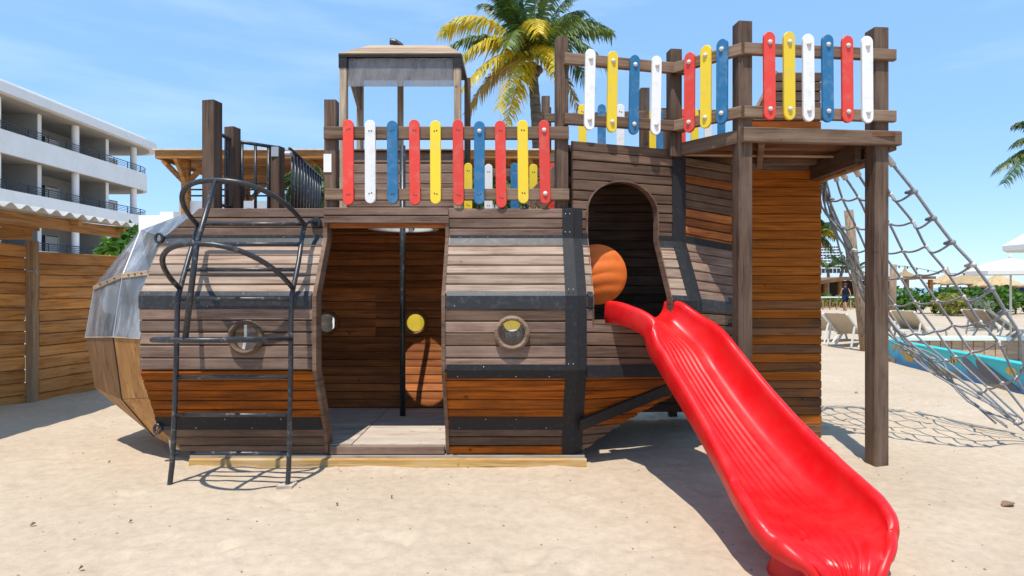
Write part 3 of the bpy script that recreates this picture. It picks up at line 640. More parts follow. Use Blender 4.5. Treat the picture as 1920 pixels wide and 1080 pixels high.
for i, (px, a, b, c) in enumerate(FR): picket(sub, px, fp0, fp1, a, b, c, (i in (6, 9), i == 9), lean=R(random.uniform(-.3, 1.1)))
by = 6.38
rail(sub, (-.62, by, 2.70), (.9, by, 2.70), .09); rail(sub, (-.62, by, 2.25), (.9, by, 2.25), .09)
for i, (px, c) in enumerate([(878,'yellow'),(916,'white'),(965,'blue'),(1000,'yellow'),(1036,'red')]): picket(sub, px, (-1, by-.025, 0), (1, by-.025, 0), 306+(i % 2)*2, 400, c, (0, 0))
post(sub, -.6, by+.05, 2.05, 2.85, .09); post(sub, Xat(1023, 6.5), 6.5, 2.05, Zat(182, 6.5), .09)
# diagonal brace and small stairs board seen between pickets
MB().beam(P(990, 385, 6.1), P(1062, 305, 6.1), .05, .16).build('stair_stringer', M['post'], sub)
MB().beam(P(1010, 388, 5.9), P(1066, 330, 5.9), .05, .12).build('stair_stringer', M['post'], sub)
# rear-left posts with black railing
p1_, p2_, p3_ = V((Xat(398, 4.98), 4.98, 0)), V((Xat(436, 5.22), 5.22, 0)), V((Xat(520, 5.47), 5.47, 0))
post(sub, p1_.x, p1_.y, 2.0, Zat(191, 4.98), .115, R(-12)); post(sub, p2_.x, p2_.y, 2.0, Zat(240, 5.22), .1, R(-14)); o = post(sub, p3_.x, p3_.y, 2.0, Zat(276, 5.47), .1, R(-14))
MB().beam((p3_.x, p3_.y-.055, Zat(278, 5.47)), (p3_.x, p3_.y-.055, Zat(296, 5.47)), .07, .012).build('metal_cap', M['metal'], o)
MB().lathe([(.03, 0), (.03, .05), (.02, .06)], (p3_.x+.09, p3_.y-.03, Zat(290, 5.47)), 10, 'x').build('clamp', M['metal'], o)
def blackrail(a, b, n, zt=2.76, zb=2.16):
    a, b = V(a), V(b); rr = MB(); rr.tube([(a.x, a.y, zt), (b.x, b.y, zt)], .016); rr.tube([(a.x, a.y, zb), (b.x, b.y, zb)], .014)
    o = rr.build('railing', M['pipe'], sub, True)
    for i in range(n):
        c = a.lerp(b, (i+.7)/(n+.4)); MB().tube([(c.x, c.y, zb-.05), (c.x, c.y, zt)], .014, 6).build('baluster', M['pipe'], o, True)
blackrail(p1_+V((.06, .03, 0)), p2_, 1); blackrail(p2_, p3_, 3); blackrail(p3_+V((.1, .04, 0)), (-2.25, 6.95, 0), 11)
mbx = MB(); mbx.box((-2.45, 6.4, 2.03), (-1.97, 6.95, 2.1)); gang = mbx.build('gangway_floor', M['deck'], sub)
for x in (-2.4, -2.02): MB().beam((x, 6.88, -.1), (x, 6.88, 2.03), .1, .1).build('post', M['post'], sub)
# ------------------------------------------------------------------ fire pole
pole = tag(MB().tube([(Xat(755, 5.98), 5.98, .15), (Xat(755, 5.98), 5.98, 2.9)], .029, 14).build('fire_pole', M['pipe'], None, True), 'vertical black metal pole standing inside the submarine doorway', 'pole')
# ------------------------------------------------------------------ wheelhouse
wh = thing('wheelhouse', 'small wooden lookout cabin with shallow roof and hazy window standing on the submarine deck', 'cabin', (-1.25, 6.6, 2.0))
wf, wr = 6.3, 6.9
wx0, wx1 = Xat(637, wf), Xat(866, wf)
facet(wh, 'wall_panel', [(wx0+.03, wf+.05, 2.09), (wx1-.06, wf+.05, 2.09), (wx1-.06, wf+.05, Zat(283, wf)), (wx0+.03, wf+.05, Zat(283, wf))], 7, M['grey'], DK)
MB().beam((wx0, wf+.03, Zat(282, wf)), (wx1-.04, wf+.03, Zat(282, wf)), .09, .02, .004).build('wall_cap', M['brown'], wh)
zr = Zat(112, wf)
MB().box((wx0, wf+.13, 2.0), (wx1, wr+.05, 2.08)).build('floor', M['deck'], wh)
for x in (wx0+.06, wx1-.06): MB().beam((x, wr, -.1), (x, wr, 2.0), .09, .09).build('support_post', M['post'], wh)
for x in (wx0+.045, wx1-.045):
    MB().beam((x, wf, 2.09), (x, wf, zr-.09), .075, .075).build('post', M['palez'], wh); MB().beam((x, wf, zr-.1), (x, wf, zr+.02), .092, .092).build('post_cap', M['band'], wh)
    MB().beam((x+.02 if x < -1 else x+.06, wr, 2.09), (x+.02 if x < -1 else x+.06, wr, zr+.01), .07, .07).build('post', M['post' if x > -1 else 'palez'], wh)
MB().beam((Xat(751, wr), wr, 2.09), (Xat(751, wr), wr, zr), .065, .06).build('post', M['palez'], wh)
MB().box((wx0+.08, wf-.006, Zat(162, wf)), (wx1-.08, wf+.006, zr+.01)).build('window_pane', M['haze'], wh)
MB().prism([(wx0+.05, wf+.06, zr-.02), (wx0+.05, wr-.05, zr-.02), (wx0+.05, wr-.05, zr-.33)], (.008, 0, 0)).build('window_pane', M['haze'], wh)
MB().beam((wx0+.06, wf+.05, zr-.05), (wx0+.06, wr-.03, zr-.36), .03, .045).build('brace', M['palez'], wh)
mb = MB().box((wx0-.0, wf-.05, zr+.012), (wx1+.0, wr+.06, zr+.036)); mb.build('roof_edge', M['band'], wh)
b0, t0 = zr+.036, zr+.19
rb = [(wx0+.0, wf-.05), (wx1, wf-.05), (wx1, wr+.06), (wx0, wr+.06)]; rt = [(Xat(688, wf), wf+.12), (Xat(836, wf), wf+.12), (Xat(836, wf), wr-.1), (Xat(688, wf), wr-.1)]
rows_ = 5
roof = MB().add([(x, y, b0-.004) for x, y in rb]+[(x, y, t0-.012) for x, y in rt], [(3, 2, 1, 0), (4, 5, 6, 7)]+[(i, (i+1) % 4, 4+(i+1) % 4, 4+i) for i in range(4)]).build('roof', M['pale'], wh)
for s_ in range(4):
    a, b = V((*rb[s_], b0)), V((*rb[(s_+1) % 4], b0)); c, d = V((*rt[(s_+1) % 4], t0)), V((*rt[s_], t0)); n_ = (b-a).cross(d-a).normalized()
    for i in range(3):
        v0, v1 = i/3+.01, (i+1)/3-.01; q = [a.lerp(d, v0), b.lerp(c, v0), b.lerp(c, v1), a.lerp(d, v1)]; MB().prism([p-n_*.008 for p in q], n_*.022).build('plank', M['pale'], roof)
MB().tube(smoothpath([P(757, 96, 6.6), P(752, 86, 6.6), P(743, 80, 6.6), P(732, 78, 6.6)], 5), [.03]*10+[.034]*5+[.038], 12).build('vent_pipe', M['pipe'], wh, True)
# ------------------------------------------------------------------ lookout tower
tw = thing('lookout_tower', 'raised lookout platform with square posts, coloured pickets and tall plank fin beside the slide', 'tower', (2.2, 5.4, 0))
T1, T2, T3, T4 = V((.415, 4.93, 0)), V((1.425, 5.16, 0)), V((1.86, 4.74, 0)), V((3.02, 4.86, 0))
post(tw, T1.x, T1.y, 2.1, Zat(73, T1.y), .1, R(8)); post(tw, T2.x, T2.y, 2.6, Zat(96, T2.y), .105, R(8))
post(tw, T3.x, T3.y, -.1, Zat(45, T3.y), .115, R(6)); post(tw, T4.x, T4.y, -.15, Zat(57, T4.y), .125, R(6))
zt1, zt2 = 3.35, 2.85
def twr(a, b, e0=0., e1=0.):
    a, b = V(a), V(b); t = (b-a).normalized(); n_ = V((t.y, -t.x, 0)); n_ = n_ if n_.y < 0 else -n_
    for z in (zt1, zt2): rail(tw, a-t*e0+n_*.075+V((0, 0, z)), b+t*e1+n_*.075+V((0, 0, z)), .092, .045)
    return a+n_*.1, b+n_*.1
a, b = twr(T1, T2, 0, .06)
for px, y0, y1, c in [(1105,93,245,'white'),(1147,97,249,'yellow'),(1188,104,253,'blue'),(1229,106,254,'white')]: picket(tw, px, a, b, y0, y1, c, lean=R(-1.1))
a, b = twr(T2, T3, -.02, .03)
for px, y0, y1, c in [(1294,99,249,'red'),(1324.5,86,241,'yellow'),(1355,74,233,'blue')]: picket(tw, px, a, b, y0, y1, c, lean=R(-.3), w=.094)
a, b = twr(T3, T4, .03, .1)
for px, y0, y1, c in [(1441,61,226,'red'),(1478,61,226,'yellow'),(1514,65,229,'white'),(1550,66,230,'blue'),(1587,68,231,'red'),(1624,69,232,'white')]: picket(tw, px, a, b, y0, y1, c, lean=R(.4), w=.096)
# far side railing
R1, R2, R3 = V((Xat(1030, 6.45), 6.45, 0)), V((Xat(1208, 6.35), 6.35, 0)), V((2.35, 6.3, 0))
post(tw, R2.x, R2.y, 2.6, Zat(167, R2.y), .095); post(tw, R1.x-.02, R1.y+.08, 2.6, 3.45, .09); post(tw, Xat(1245, 6.5), 6.5, 2.6, Zat(205, 6.5), .1)
for z in (3.3, 2.86): rail(tw, R1+V((-.05, -.06, z)), R2+V((0, -.06, z)), .09); rail(tw, R2+V((0, -.062, z)), R3+V((0, -.062, z)), .09)
for px, c in [(1092,'yellow'),(1128,'blue'),(1163,'white')]: picket(tw, px, R1+V((0, -.085, 0)), R2+V((0, -.085, 0)), 196, 318, c, (0, 0))
for px, c in [(1224,'yellow'),(1236,'blue'),(1278,'red'),(1302,'yellow'),(1327,'white'),(1352,'blue')]: picket(tw, px, R2+V((0, -.085, 0)), R3+V((0, -.085, 0)), 205, 320, c, (0, 0), w=.08)
# platform
zb_ = 2.665
Bp = V((1.49, 5.16, 0))
MB().beam((Bp.x-.03, Bp.y+.02, zb_), (T3.x+.02, T3.y-.085, zb_), .05, .11).build('beam', M['rail'], tw)
MB().beam((T3.x-.03, T3.y-.082, zb_+.002), (T4.x+.14, T4.y-.078, zb_+.002), .05, .115).build('beam', M['rail'], tw)
MB().beam((T4.x+.11, T4.y-.04, zb_-.01), (3.1, 6.35, zb_-.01), .06, .15).build('beam', M['post'], tw)
MB().tube([(3.0, 4.95, zb_-.16), (3.0, 6.2, zb_-.16)], .035, 10).build('net_bar', M['ply'], tw, True)
MB().beam((2.92, 4.95, zb_-.09), (2.92, 5.72, zb_-.09), .05, .16).build('beam', M['brown'], tw)
MB().beam((2.02, 4.75, zb_-.035), (2.4, 5.7, zb_-.035), .05, .05).build('joist', M['rail'], tw); MB().beam((1.5, 5.22, zb_-.03), (3.05, 5.3, zb_-.03), .03, .02).build('joist', M['pale'], tw)
pf = MB().beam((1.6, 5.6, zb_), (3.06, 5.6, zb_), .05, .08).build('platform_frame', M['brown'], tw)
rowsn = 16
for i in range(rowsn):
    y0, y1 = 4.73+i*(6.36-4.73)/rowsn+.003, 4.73+(i+1)*(6.36-4.73)/rowsn-.003
    def xlft(y):
        if y < Bp.y+.05: t = (y-4.70)/(Bp.y+.05-4.70); return T3.x+(Bp.x-T3.x)*t
        return 1.42
    MB().prism([(xlft(y0), y0, zb_+.01), (3.1, y0+.0, zb_+.01), (3.1, y1, zb_+.01), (xlft(y1), y1, zb_+.01)], (0, 0, .03)).build('plank', M['deck'], pf)
# fin
FY = 5.7; fx0, fx1 = 2.1, 3.0
facet(tw, 'fin_panel', [(fx0, FY+.024, -.04), (fx1, FY+.024, -.04), (fx1, FY+.024, 2.6), (fx0, FY+.024, 2.6)], 31, lambda i, n: (M['findark'] if random.random() < .7 else M['fin']) if i < 11 else (M['findark'] if random.random() < (.5 if i < 17 else .06) else M['fin']), DK, gap=.003, jit=.001)
zf = Zat(135, FY); fxl = Xat(1380, FY)
def finhole(v):
    z = 2.68+(zf-2.68)*v; e = Xat(1370, FY)+(Xat(1458, FY)-Xat(1370, FY))*v; return (-.01, (e-fx0)/(fx1-fx0))
facet(tw, 'fin_panel', [(fx0, FY+.024, 2.68), (fx1, FY+.024, 2.68), (fx1, FY+.024, zf), (fx0, FY+.024, zf)], 9, lambda i, n: M['brown'] if i != 3 else M['orange'], DK, finhole)
MB().beam((Xat(1366, FY), FY+.02, 2.68), (Xat(1456, FY), FY+.02, zf+.005), .06, .025).build('fin_edge', M['pale'], tw)
facet(tw, 'fin_side', [(fx1-.005, FY+.03, -.05), (fx1-.005, 6.4, -.05), (fx1-.005, 6.4, 2.6), (fx1-.005, FY+.03, 2.6)], 31, M['findark'], DK)
MB().beam((fx0+.04, FY+.1, -.1), (fx0+.04, FY+.1, 2.6), .08, .08).build('post', M['post'], tw)
# ------------------------------------------------------------------ slides
def chute(name, path, hw, wallh, mat, label, base_loc, ribs=9, upright=False):
    """U-shaped moulded plastic chute swept along a path of floor centre points"""
    th_ = thing(name, label, 'slide', base_loc)
    pts = smoothpath(path, 10); n = len(pts); K = []
    hwf = lambda s: np.interp(s, *zip(*hw)); whf = lambda s: np.interp(s, *zip(*wallh))
    outer = []; vs = []; secn = None
    for i, p in enumerate(pts):
        s = i/(n-1); t = (pts[min(i+1, n-1)]-pts[max(i-1, 0)]).normalized(); r = V((t.y, -t.x, 0)).normalized(); r = -r if r.dot(V((1, 0, 0))) < 0 else r
        up = r.cross(t).normalized(); up = -up if up.z < 0 else up
        w, h = float(hwf(s)), float(whf(s)); q1 = max(0, 1-s/.9); sec = []; fw = w*.66; rr = w-fw
        NR = 40
        for k in range(NR+1):
            x = -fw+2*fw*k/NR; rip = .008*(.5-.5*math.cos(2*math.pi*k*ribs/NR)) if 3 < k < NR-3 else 0
            bow = .03*(x/fw)**2*(.4+s)
            sec.append((x, rip+bow))
        b0 = sec[-1][1]
        wl = []
        for k in range(1, 9):
            a = math.pi/2*k/8; wl.append((fw+rr*math.sin(a)*.95, b0+(h-b0)*(1-math.cos(a))))
        rim = [(w+.01, h+.012), (w+.03, h+.016), (w+.052, h+.004), (w+.058, h-.02), (w+.056, h-.06-.06*q1), (w+.04, h-.075-.09*q1), (fw+rr*.6, min(h*.3, .06)-.05), (fw*.8, -.035)]
        if upright: rim = [(w+.01, h+.01), (w+.03, h+.01), (w+.034, h-.006), (w+.034, h-.1), (w+.034, -.04)]
        half = wl+rim
        full = [(-x, y) for x, y in half[::-1]]+sec+half
        # endless outline: underside joins the two skirts
        secn = len(full)
        for x, y in full: vs.append(p+r*x+up*y)
    fs = []
    for i in range(n-1):
        for k in range(secn): fs.append((i*secn+k, i*secn+(k+1) % secn, (i+1)*secn+(k+1) % secn, (i+1)*secn+k))
    fs += [tuple(range(secn)), tuple((n-1)*secn+k for k in range(secn))]
    o = mesh('chute', vs, fs, mat, th_, True); autosmooth(o, 50)
    return th_, o
SPR = [(1.04, 4.88, 1.33, .275, .14), (1.13, 4.70, 1.315, .275, .16), (1.25, 4.53, 1.21, .27, .2), (1.315, 4.34, 1.055, .272, .22), (1.378, 4.13, .89, .278, .23), (1.44, 3.92, .735, .287, .235), (1.497, 3.7, .595, .298, .235), (1.538, 3.47, .485, .31, .23),
       (1.56, 3.25, .405, .322, .2), (1.56, 3.07, .36, .327, .165), (1.56, 2.96, .31, .318, .125), (1.562, 2.89, .26, .29, .09), (1.565, 2.845, .225, .25, .065), (1.566, 2.80, .19, .2, .045), (1.567, 2.77, .15, .15, .03), (1.567, 2.755, .1, .11, .02)]   # rim centre x, y, rim height, half width, wall height
SP_ = [(x, y, z-h) for x, y, z, w, h in SPR]; ks_ = [i/(len(SPR)-1) for i in range(len(SPR))]
sl, so = chute('red_slide', SP_, [(k, r_[3]) for k, r_ in zip(ks_, SPR)], [(k, r_[4]) for k, r_ in zip(ks_, SPR)], M['slide'], 'glossy red moulded wave slide leading from the arched opening to the sand', (1.5, 3.6, 0))
autosmooth(MB().lathe([(.11, -.1), (.11, .0), (.09, .06), (.08, .2)], (1.42, 3.0, 0), 16).build('foot', M['slide'], sl))
autosmooth(MB().lathe([(.1, -.1), (.1, .0), (.075, .06), (.06, .2)], (1.68, 3.15, 0), 16).build('foot', M['slide'], sl))
# orange hood seen through the arch
oh = thing('orange_slide_hood', 'orange ribbed plastic end disc of a tube slide inside the dark arched opening', 'slide hood', (.66, 5.35, 1.17))
vs = [V((0, -.07, 0))]; nr, na = 14, 48
for i in range(1, nr+1):
    r = .268*i/nr
    for k in range(na):
        a = 2*math.pi*k/na; x, z = r*math.cos(a), r*math.sin(a); yy = -.07*math.cos(r/.268*math.pi/2)-.009*abs(math.sin(math.pi*(z+.9*x*x-.25*x)/.11))*(1 if i < nr else 0)
        vs.append(V((x, yy, z)))
vs += [V((v.x, .05, v.z)) for v in vs[-na:]]
fs = [(0, 1+k, 1+(k+1) % na) for k in range(na)]+[(1+(i-1)*na+k, 1+i*na+k, 1+i*na+(k+1) % na, 1+(i-1)*na+(k+1) % na) for i in range(1, nr+1) for k in range(na)]+[tuple(1+nr*na+k for k in range(na))]
autosmooth(mesh('ribbed_disc', [v+V((.75, 5.2, 1.57)) for v in vs], fs, M['oslide'], oh), 40)
MB().lathe([(.05, 1.165), (.05, 1.45)], (.7, 5.3, 0), 16).build('disc_base', M['pipe'], oh)
# yellow slide behind, seen through the portholes
yl, yo = chute('yellow_slide', [(.8, 8.5, 1.0), (.0, 8.55, .9), (-.8, 8.6, .82), (-1.5, 8.65, .74), (-1.9, 8.7, .5), (-2.3, 8.8, .25), (-2.6, 8.85, .2)], [(0, .26), (1, .3)], [(0, .34), (.7, .34), (1, .1)], M['yslide'], 'yellow plastic slide behind the hull, seen through the portholes', (-1, 8.6, 0), upright=True)
MB().beam((.6, 8.5, -.1), (.6, 8.5, .95), .09, .09).build('leg', M['post'], yl); MB().beam((-2.5, 8.84, -.1), (-2.5, 8.84, .2), .1, .1).build('leg', M['post'], yl)
# ------------------------------------------------------------------ ladder
ld = thing('hooped_ladder', 'black tubular metal ladder with three curved hoops leaning on the plank hull', 'ladder', (-2.1, 4.35, 0))
rl = .0185
LP_ = [P(318, 911, 4.30), P(321, 885, 4.31), P(324, 850, 4.31), P(330, 695, 4.32), P(333, 570, 4.33), P(337, 545, 4.35), P(352, 490, 4.47), P(373, 420, 4.68)]
RP_ = [P(540, 913, 4.30), P(541, 885, 4.31), P(542, 850, 4.31), P(545, 695, 4.32), P(546, 570, 4.33), P(549, 545, 4.35), P(560, 490, 4.47), P(572, 420, 4.68)]
RP_[0].x -= .005
MB().tube(smoothpath(LP_, 4), rl, 10).build('stile', M['pipe'], ld, True)
MB().tube(smoothpath(RP_+[P(592, 418, 4.80)], 4), rl, 10).build('stile', M['pipe'], ld, True)
MB().lathe([(.045, 0), (.045, -.02), (.04, -.03)], P(594, 418, 4.835), 14, 'y').build('mount_plate', M['pipe'], ld)
for yl_, yr, d in ((851, 851, 4.31), (777, 777, 4.315), (705, 705, 4.32), (637, 636, 4.325), (561, 561, 4.335), (505, 505, 4.435), (458, 458, 4.56), (416, 416, 4.68)):
    def at(Lp, y):
        best = min(smoothpath(Lp, 12), key=lambda p: abs((540-(p.z-CH)*F/p.y)-y)); return best
    MB().tube([at(LP_, yl_), at(RP_, yr)], .0155, 10).build('rung', M['pipe'], ld, True)
def hoop(pl, pr, apex, n=2.3):
    c = (pl+pr)/2; ex = (pr-pl)/2; b = apex-c; pts = []
    for i in range(33):
        a = math.pi*i/32; ca, sa = math.cos(a), math.sin(a)
        pts.append(c-ex*math.copysign(abs(ca)**(2/n), ca)*1.0+b*abs(sa)**(2/n))
    MB().tube(pts, rl, 10).build('hoop', M['pipe'], ld, True)
a1_, a2_, a3_ = P(404, 338, 4.10), P(369, 457, 3.93), P(347, 638, 3.78)
hoop(at(LP_, 425), at(RP_, 425), a1_); hoop(at(LP_, 540), at(RP_, 540), a2_); hoop(at(LP_, 637), at(RP_, 637), a3_)
MB().tube([a1_, a2_, a3_], rl, 10).build('cage_bar', M['pipe'], ld, True)
MB().box((RP_[0].x-.06, 4.25, -.05), (RP_[0].x+.05, 4.36, .012)).build('foot_pad', M['floor'], ld)
# ------------------------------------------------------------------ climbing net
net = thing('climbing_net', 'grey rope climbing net sloping from the tower platform to the sand', 'climbing net', (4.2, 5.5, 0))
def onplane(px, py_, sag=0): # meet the sloping net plane z = 2.55 - 1.29 (x - 3.1)
    kx, kz = (px-960)/F, -(py_-540)/F; d = (2.55+1.29*3.1-CH-sag)/(kz+1.29*kx); return V((kx*d, d, CH+kz*d))
near = [onplane(*p) for p in [(1667,300),(1715,359),(1751,409),(1786,454),(1825,496),(1860,542),(1885,584),(1910,626),(1922,690),(1955,760)]]
far = [onplane(*p) for p in [(1541,336),(1556,372),(1578,425),(1596,470),(1618,520),(1650,570),(1690,625),(1745,675),(1830,735),(1905,790)]]
nc = 6; ts = [0, .2, .4, .6, .8, 1]
def nodept(i, j):
    t = ts[j]; p = near[i].lerp(far[i], t); s = math.sin(math.pi*t); p = p+V((-.02, 0, -.05))*s*(.4+.1*i)
    if 0 < j < nc: p += V((random.uniform(-.02, .02), random.uniform(-.03, .03), random.uniform(-.015, .015)))
    p.z = max(p.z, .03); return p
ND = [[nodept(i, j) for j in range(nc)] for i in range(len(near))]
for j in range(nc):
    MB().tube(smoothpath([ND[i][j] for i in range(len(near))], 4), .0105 if 0 < j < nc-1 else .0125, 8).build('long_rope', M['rope'], net, True)
    p0 = ND[0][j]; dr = (ND[1][j]-p0).normalized(); MB().tube([p0-dr*.1, p0+dr*.06], .024, 8).build('rope_sleeve', M['ropelt'], net, True)
for i in range(1, len(near)):
    pts = []
    for j in range(nc-1):
        a, b = ND[i][j], ND[i][j+1]
        for q_ in range(4): t = q_/4; pts.append(a.lerp(b, t)+V((-.02, 0, -.035))*math.sin(math.pi*t)*(2.0 if j == 0 else .7))
    pts.append(ND[i][-1]); o = MB().tube(smoothpath(pts, 2), .0095, 8).build('cross_rope', M['rope'], net, True)
    for j in range(nc):
        if j in (0, nc-1): dr = (ND[i][1 if j == 0 else nc-2]-ND[i][j]).normalized(); MB().tube([ND[i][j]-dr*.015, ND[i][j]+dr*.03, ND[i][j]+dr*.09], [.02, .025, .013], 8).build('rope_splice', M['ropelt' if random.random() < .3 else 'rope'], o, True)
        else: MB().lathe([(.01, -.018), (.018, -.007), (.018, .007), (.01, .018)], ND[i][j], 8).build('rope_clamp', M['ropelt'], o, True)
# slack bunch of ropes along the far edge
for k in range(6):
    pts = [f+V((random.uniform(-.07, .07), random.uniform(-.05, .16), random.uniform(-.12, .04))) for f in far]; pts[0] = far[0]+V((0, -.02*k, 0))
    for p in pts: p.z = max(p.z, .03)
    MB().tube(smoothpath(pts, 4), .0095, 7).build('slack_rope', M['rope'], net, True)
# ------------------------------------------------------------------ left fence and shelter
def plank_fence(p0, p1, ztop0, ztop1, rows, label, mat='fence', th_w=.03):
    th_ = thing('plank_fence', label, 'fence', ((p0[0]+p1[0])/2, (p0[1]+p1[1])/2, 0))
    a, b = V((*p0, -.05)), V((*p1, -.05)); c, d = V((*p1, ztop1)), V((*p0, ztop0))
    facet(th_, 'backing', [a, b, c, d], rows, M[mat], M['fencepost'], th=th_w, gap=.009, jit=.005)
    return th_
f1 = plank_fence((-6.62, 6.55), (-6.17, 7.42), 2.06, 1.99, 13, 'brown plank fence panel under the corrugated shelter roof')
f2 = plank_fence((-6.11, 7.55), (-5.9, 8.75), 1.92, 1.93, 13, 'orange brown plank fence panel between the square post and the submarine nose')
MB().beam((-6.1, 7.46, -.1), (-6.1, 7.46, Zat(452, 7.46)), .1, .1).build('post', M['fencepost'], f2)
o = MB().tube([P(52, 508, 7.38), P(66, 508, 7.38), P(69, 514, 7.38)], .012, 6).build('latch', M['metal'], f2)
sh = thing('shelter', 'wooden shelter with wavy corrugated roof standing over the plank fence', 'shelter', (-6.8, 6, 0))
rx0, rx1, ry0, ry1, rz = -9.2, -5.1, 3.2, 7.96, 2.29
nw = 24*8; vs = []
for i in range(nw+1):
    y = ry0+(ry1-ry0)*i/nw; w = .028*math.cos(2*math.pi*i/8*1.0)
    for x, z in ((rx1, rz+w), (rx0, rz+.45+w)): vs += [(x, y, z), (x, y, z+.007)]
fs = []
for i in range(nw):
    k = 4*i; fs += [(k, k+4, k+6, k+2), (k+1, k+3, k+7, k+5), (k, k+1, k+5, k+4), (k+2, k+6, k+7, k+3)]
fs += [(0, 2, 3, 1), (4*nw, 4*nw+1, 4*nw+3, 4*nw+2)]
mesh('roof_sheet', vs, fs, M['corrug'], sh, True)
MB().beam((-5.28, 3.2, 2.19), (-5.28, 7.85, 2.19), .06, .13).build('beam', M['beam'], sh)
MB().beam((-5.75, 3.2, 2.22), (-5.75, 7.1, 2.22), .07, .16).build('beam', M['beam'], sh)
for y in (4.2, 5.6, 7.0, 7.8): MB().beam((-5.15, y, 2.22), (-9.1, y, 2.66), .05, .07).build('rafter', M['beam'], sh)
for y in (3.6, 7.0): MB().beam((-6.9, y, -.1), (-6.9, y, 2.4), .12, .12).build('post', M['fencepost'], sh)
MB().beam((-5.75, 7.0, 2.1), (-6.95, 7.0, 2.1), .07, .14).build('beam', M['beam'], sh)
# ------------------------------------------------------------------ hotel
ho = thing('hotel', 'white three storey hotel with long curved balconies, round columns and black railings', 'building', (-30, 30, 0))
HXF = -26.2; HY0, HY1, RC = 8.0, 43.7, 2.2
def outline(o=0, back=-36):
    p = [(back, HY0), (HXF+o, HY0)]
    for k in range(9): a = math.pi/2*k/8; p.append((HXF+o-RC*(1-math.cos(a)), HY1+o-RC+RC*math.sin(a)))
    return p+[(back, HY1+o)]
def slab(name, z0, z1, o, mat): return autosmooth(MB().prism([(x, y, z0) for x, y in outline(o)], (0, 0, z1-z0)).build(name, mat, ho), 30)
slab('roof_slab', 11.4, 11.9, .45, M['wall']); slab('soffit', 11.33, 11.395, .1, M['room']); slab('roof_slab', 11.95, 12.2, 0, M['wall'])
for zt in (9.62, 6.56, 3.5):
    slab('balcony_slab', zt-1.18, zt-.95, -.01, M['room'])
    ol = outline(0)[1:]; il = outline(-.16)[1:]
    vs = []; 
    for (x, y), (x2, y2) in zip(ol, il): vs += [(x, y, zt-1.2), (x, y, zt), (x2, y2, zt), (x2, y2, zt-1.2)]
    fs = [(4*i+k, 4*i+(k+1) % 4, 4*i+4+(k+1) % 4, 4*i+4+k) for i in range(len(ol)-1) for k in range(4)]+[(0, 1, 2, 3), tuple(4*(len(ol)-1)+k for k in (3, 2, 1, 0))]
    autosmooth(mesh('parapet', vs, fs, M['wall'], ho), 30)
    rl_ = outline(-.08)[1:-1]; pts = [V((x, y, 0)) for x, y in rl_]
    rb_ = MB()
    for dz, rr in ((.45, .03), (.33, .018), (.22, .018), (.11, .018)): rb_.tube([p+V((0, 0, zt+dz)) for p in pts], rr, 6)
    ro = rb_.build('balcony_railing', M['pipe'], ho)
    y = HY0+.6
    while y < HY1-RC: MB().tube([(HXF-.08, y, zt-.02), (HXF-.08, y, zt+.46)], .03, 6).build('railing_post', M['pipe'], ro); y += 1.37
for zb, zt in ((8.66, 11.45), (5.6, 8.44), (2.5, 5.4), (-.1, 2.35)):
    for y in (13.8, 19.3, 24.8, 30.3, 35.8, 41.3): autosmooth(MB().lathe([(.2, zb), (.2, zt)], (HXF-.45, y, 0), 18).build('column', M['wall'], ho), 40)
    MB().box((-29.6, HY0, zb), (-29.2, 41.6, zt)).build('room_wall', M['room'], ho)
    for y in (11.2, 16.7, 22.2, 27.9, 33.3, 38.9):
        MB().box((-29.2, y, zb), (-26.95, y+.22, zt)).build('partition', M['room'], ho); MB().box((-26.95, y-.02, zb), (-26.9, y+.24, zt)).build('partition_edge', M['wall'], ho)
        d = MB().box((-29.21, y+1.2, zb), (-29.13, y+4.4, zb+2.25)).build('balcony_door', M['darkglass'], ho)
        [MB().box((-29.2, y+yy, zb), (-29.1, y+yy+.06, zb+2.25)).build('door_frame', M['wall'], d) for yy in (1.2, 2.2, 3.3, 4.34)]; MB().box((-29.17, y+3.4, zb+.1), (-29.12, y+4.3, zb+2.2)).build('curtain', M['canvas'], d)
        MB().lathe([(.06, 0), (.09, .06), (.06, .16)], (-29.05, y+1.2, zb+1.9), 8).build('wall_lamp', M['wall'], ho)
MB().box((-36, 41.8, -.1), (-29.7, 42.6, 11.45)).build('end_wall', M['wall'], ho)
# ------------------------------------------------------------------ terrace and pergola behind the submarine
te = thing('terrace', 'white rendered terrace wall with black railing behind the submarine', 'terrace', (-2, 13.5, 0))
MB().box((Xat(300, 13), 13, -.1), (4.5, 17.5, Zat(397, 13))).build('terrace_block', M['wall'], te)
MB().box((Xat(337, 13), 12.97, Zat(397, 13)), (4.4, 13.12, Zat(377, 13))).build('parapet', M['wall'], te)
MB().box((Xat(250, 14), 14.2, -.1), (Xat(300, 13)+.2, 16.5, Zat(400, 14)-.02)).build('side_block', M['wall'], te)
rb_ = MB(); x0 = Xat(345, 13.3)
for z in (3.82, 3.68, 3.54): rb_.tube([(x0, 13.3, z), (4.3, 13.3, z)], .02, 6)
ro = rb_.build('railing', M['pipe'], te)
for i in range(9): x = x0+i*1.35; MB().tube([(x, 13.3, 3.2), (x, 13.3, 3.83)], .025, 6).build('railing_post', M['pipe'], ro)
pg = thing('pergola', 'brown timber pergola with flat slatted roof and braced posts on the terrace', 'pergola', (-3, 14, 3.1))
ex0, ex1, yf, yb, zp = Xat(293, 12.5), 1.4, 12.5, 16.5, Zat(290, 12.5)
MB().beam((ex0, yf, zp), (ex1, yf, zp), .06, .16).build('fascia', M['beam'], pg); MB().beam((ex0, yf, zp), (ex0, yb, zp), .06, .16).build('fascia', M['beam'], pg); MB().beam((ex1, yf, zp), (ex1, yb, zp), .06, .16).build('fascia', M['beam'], pg)
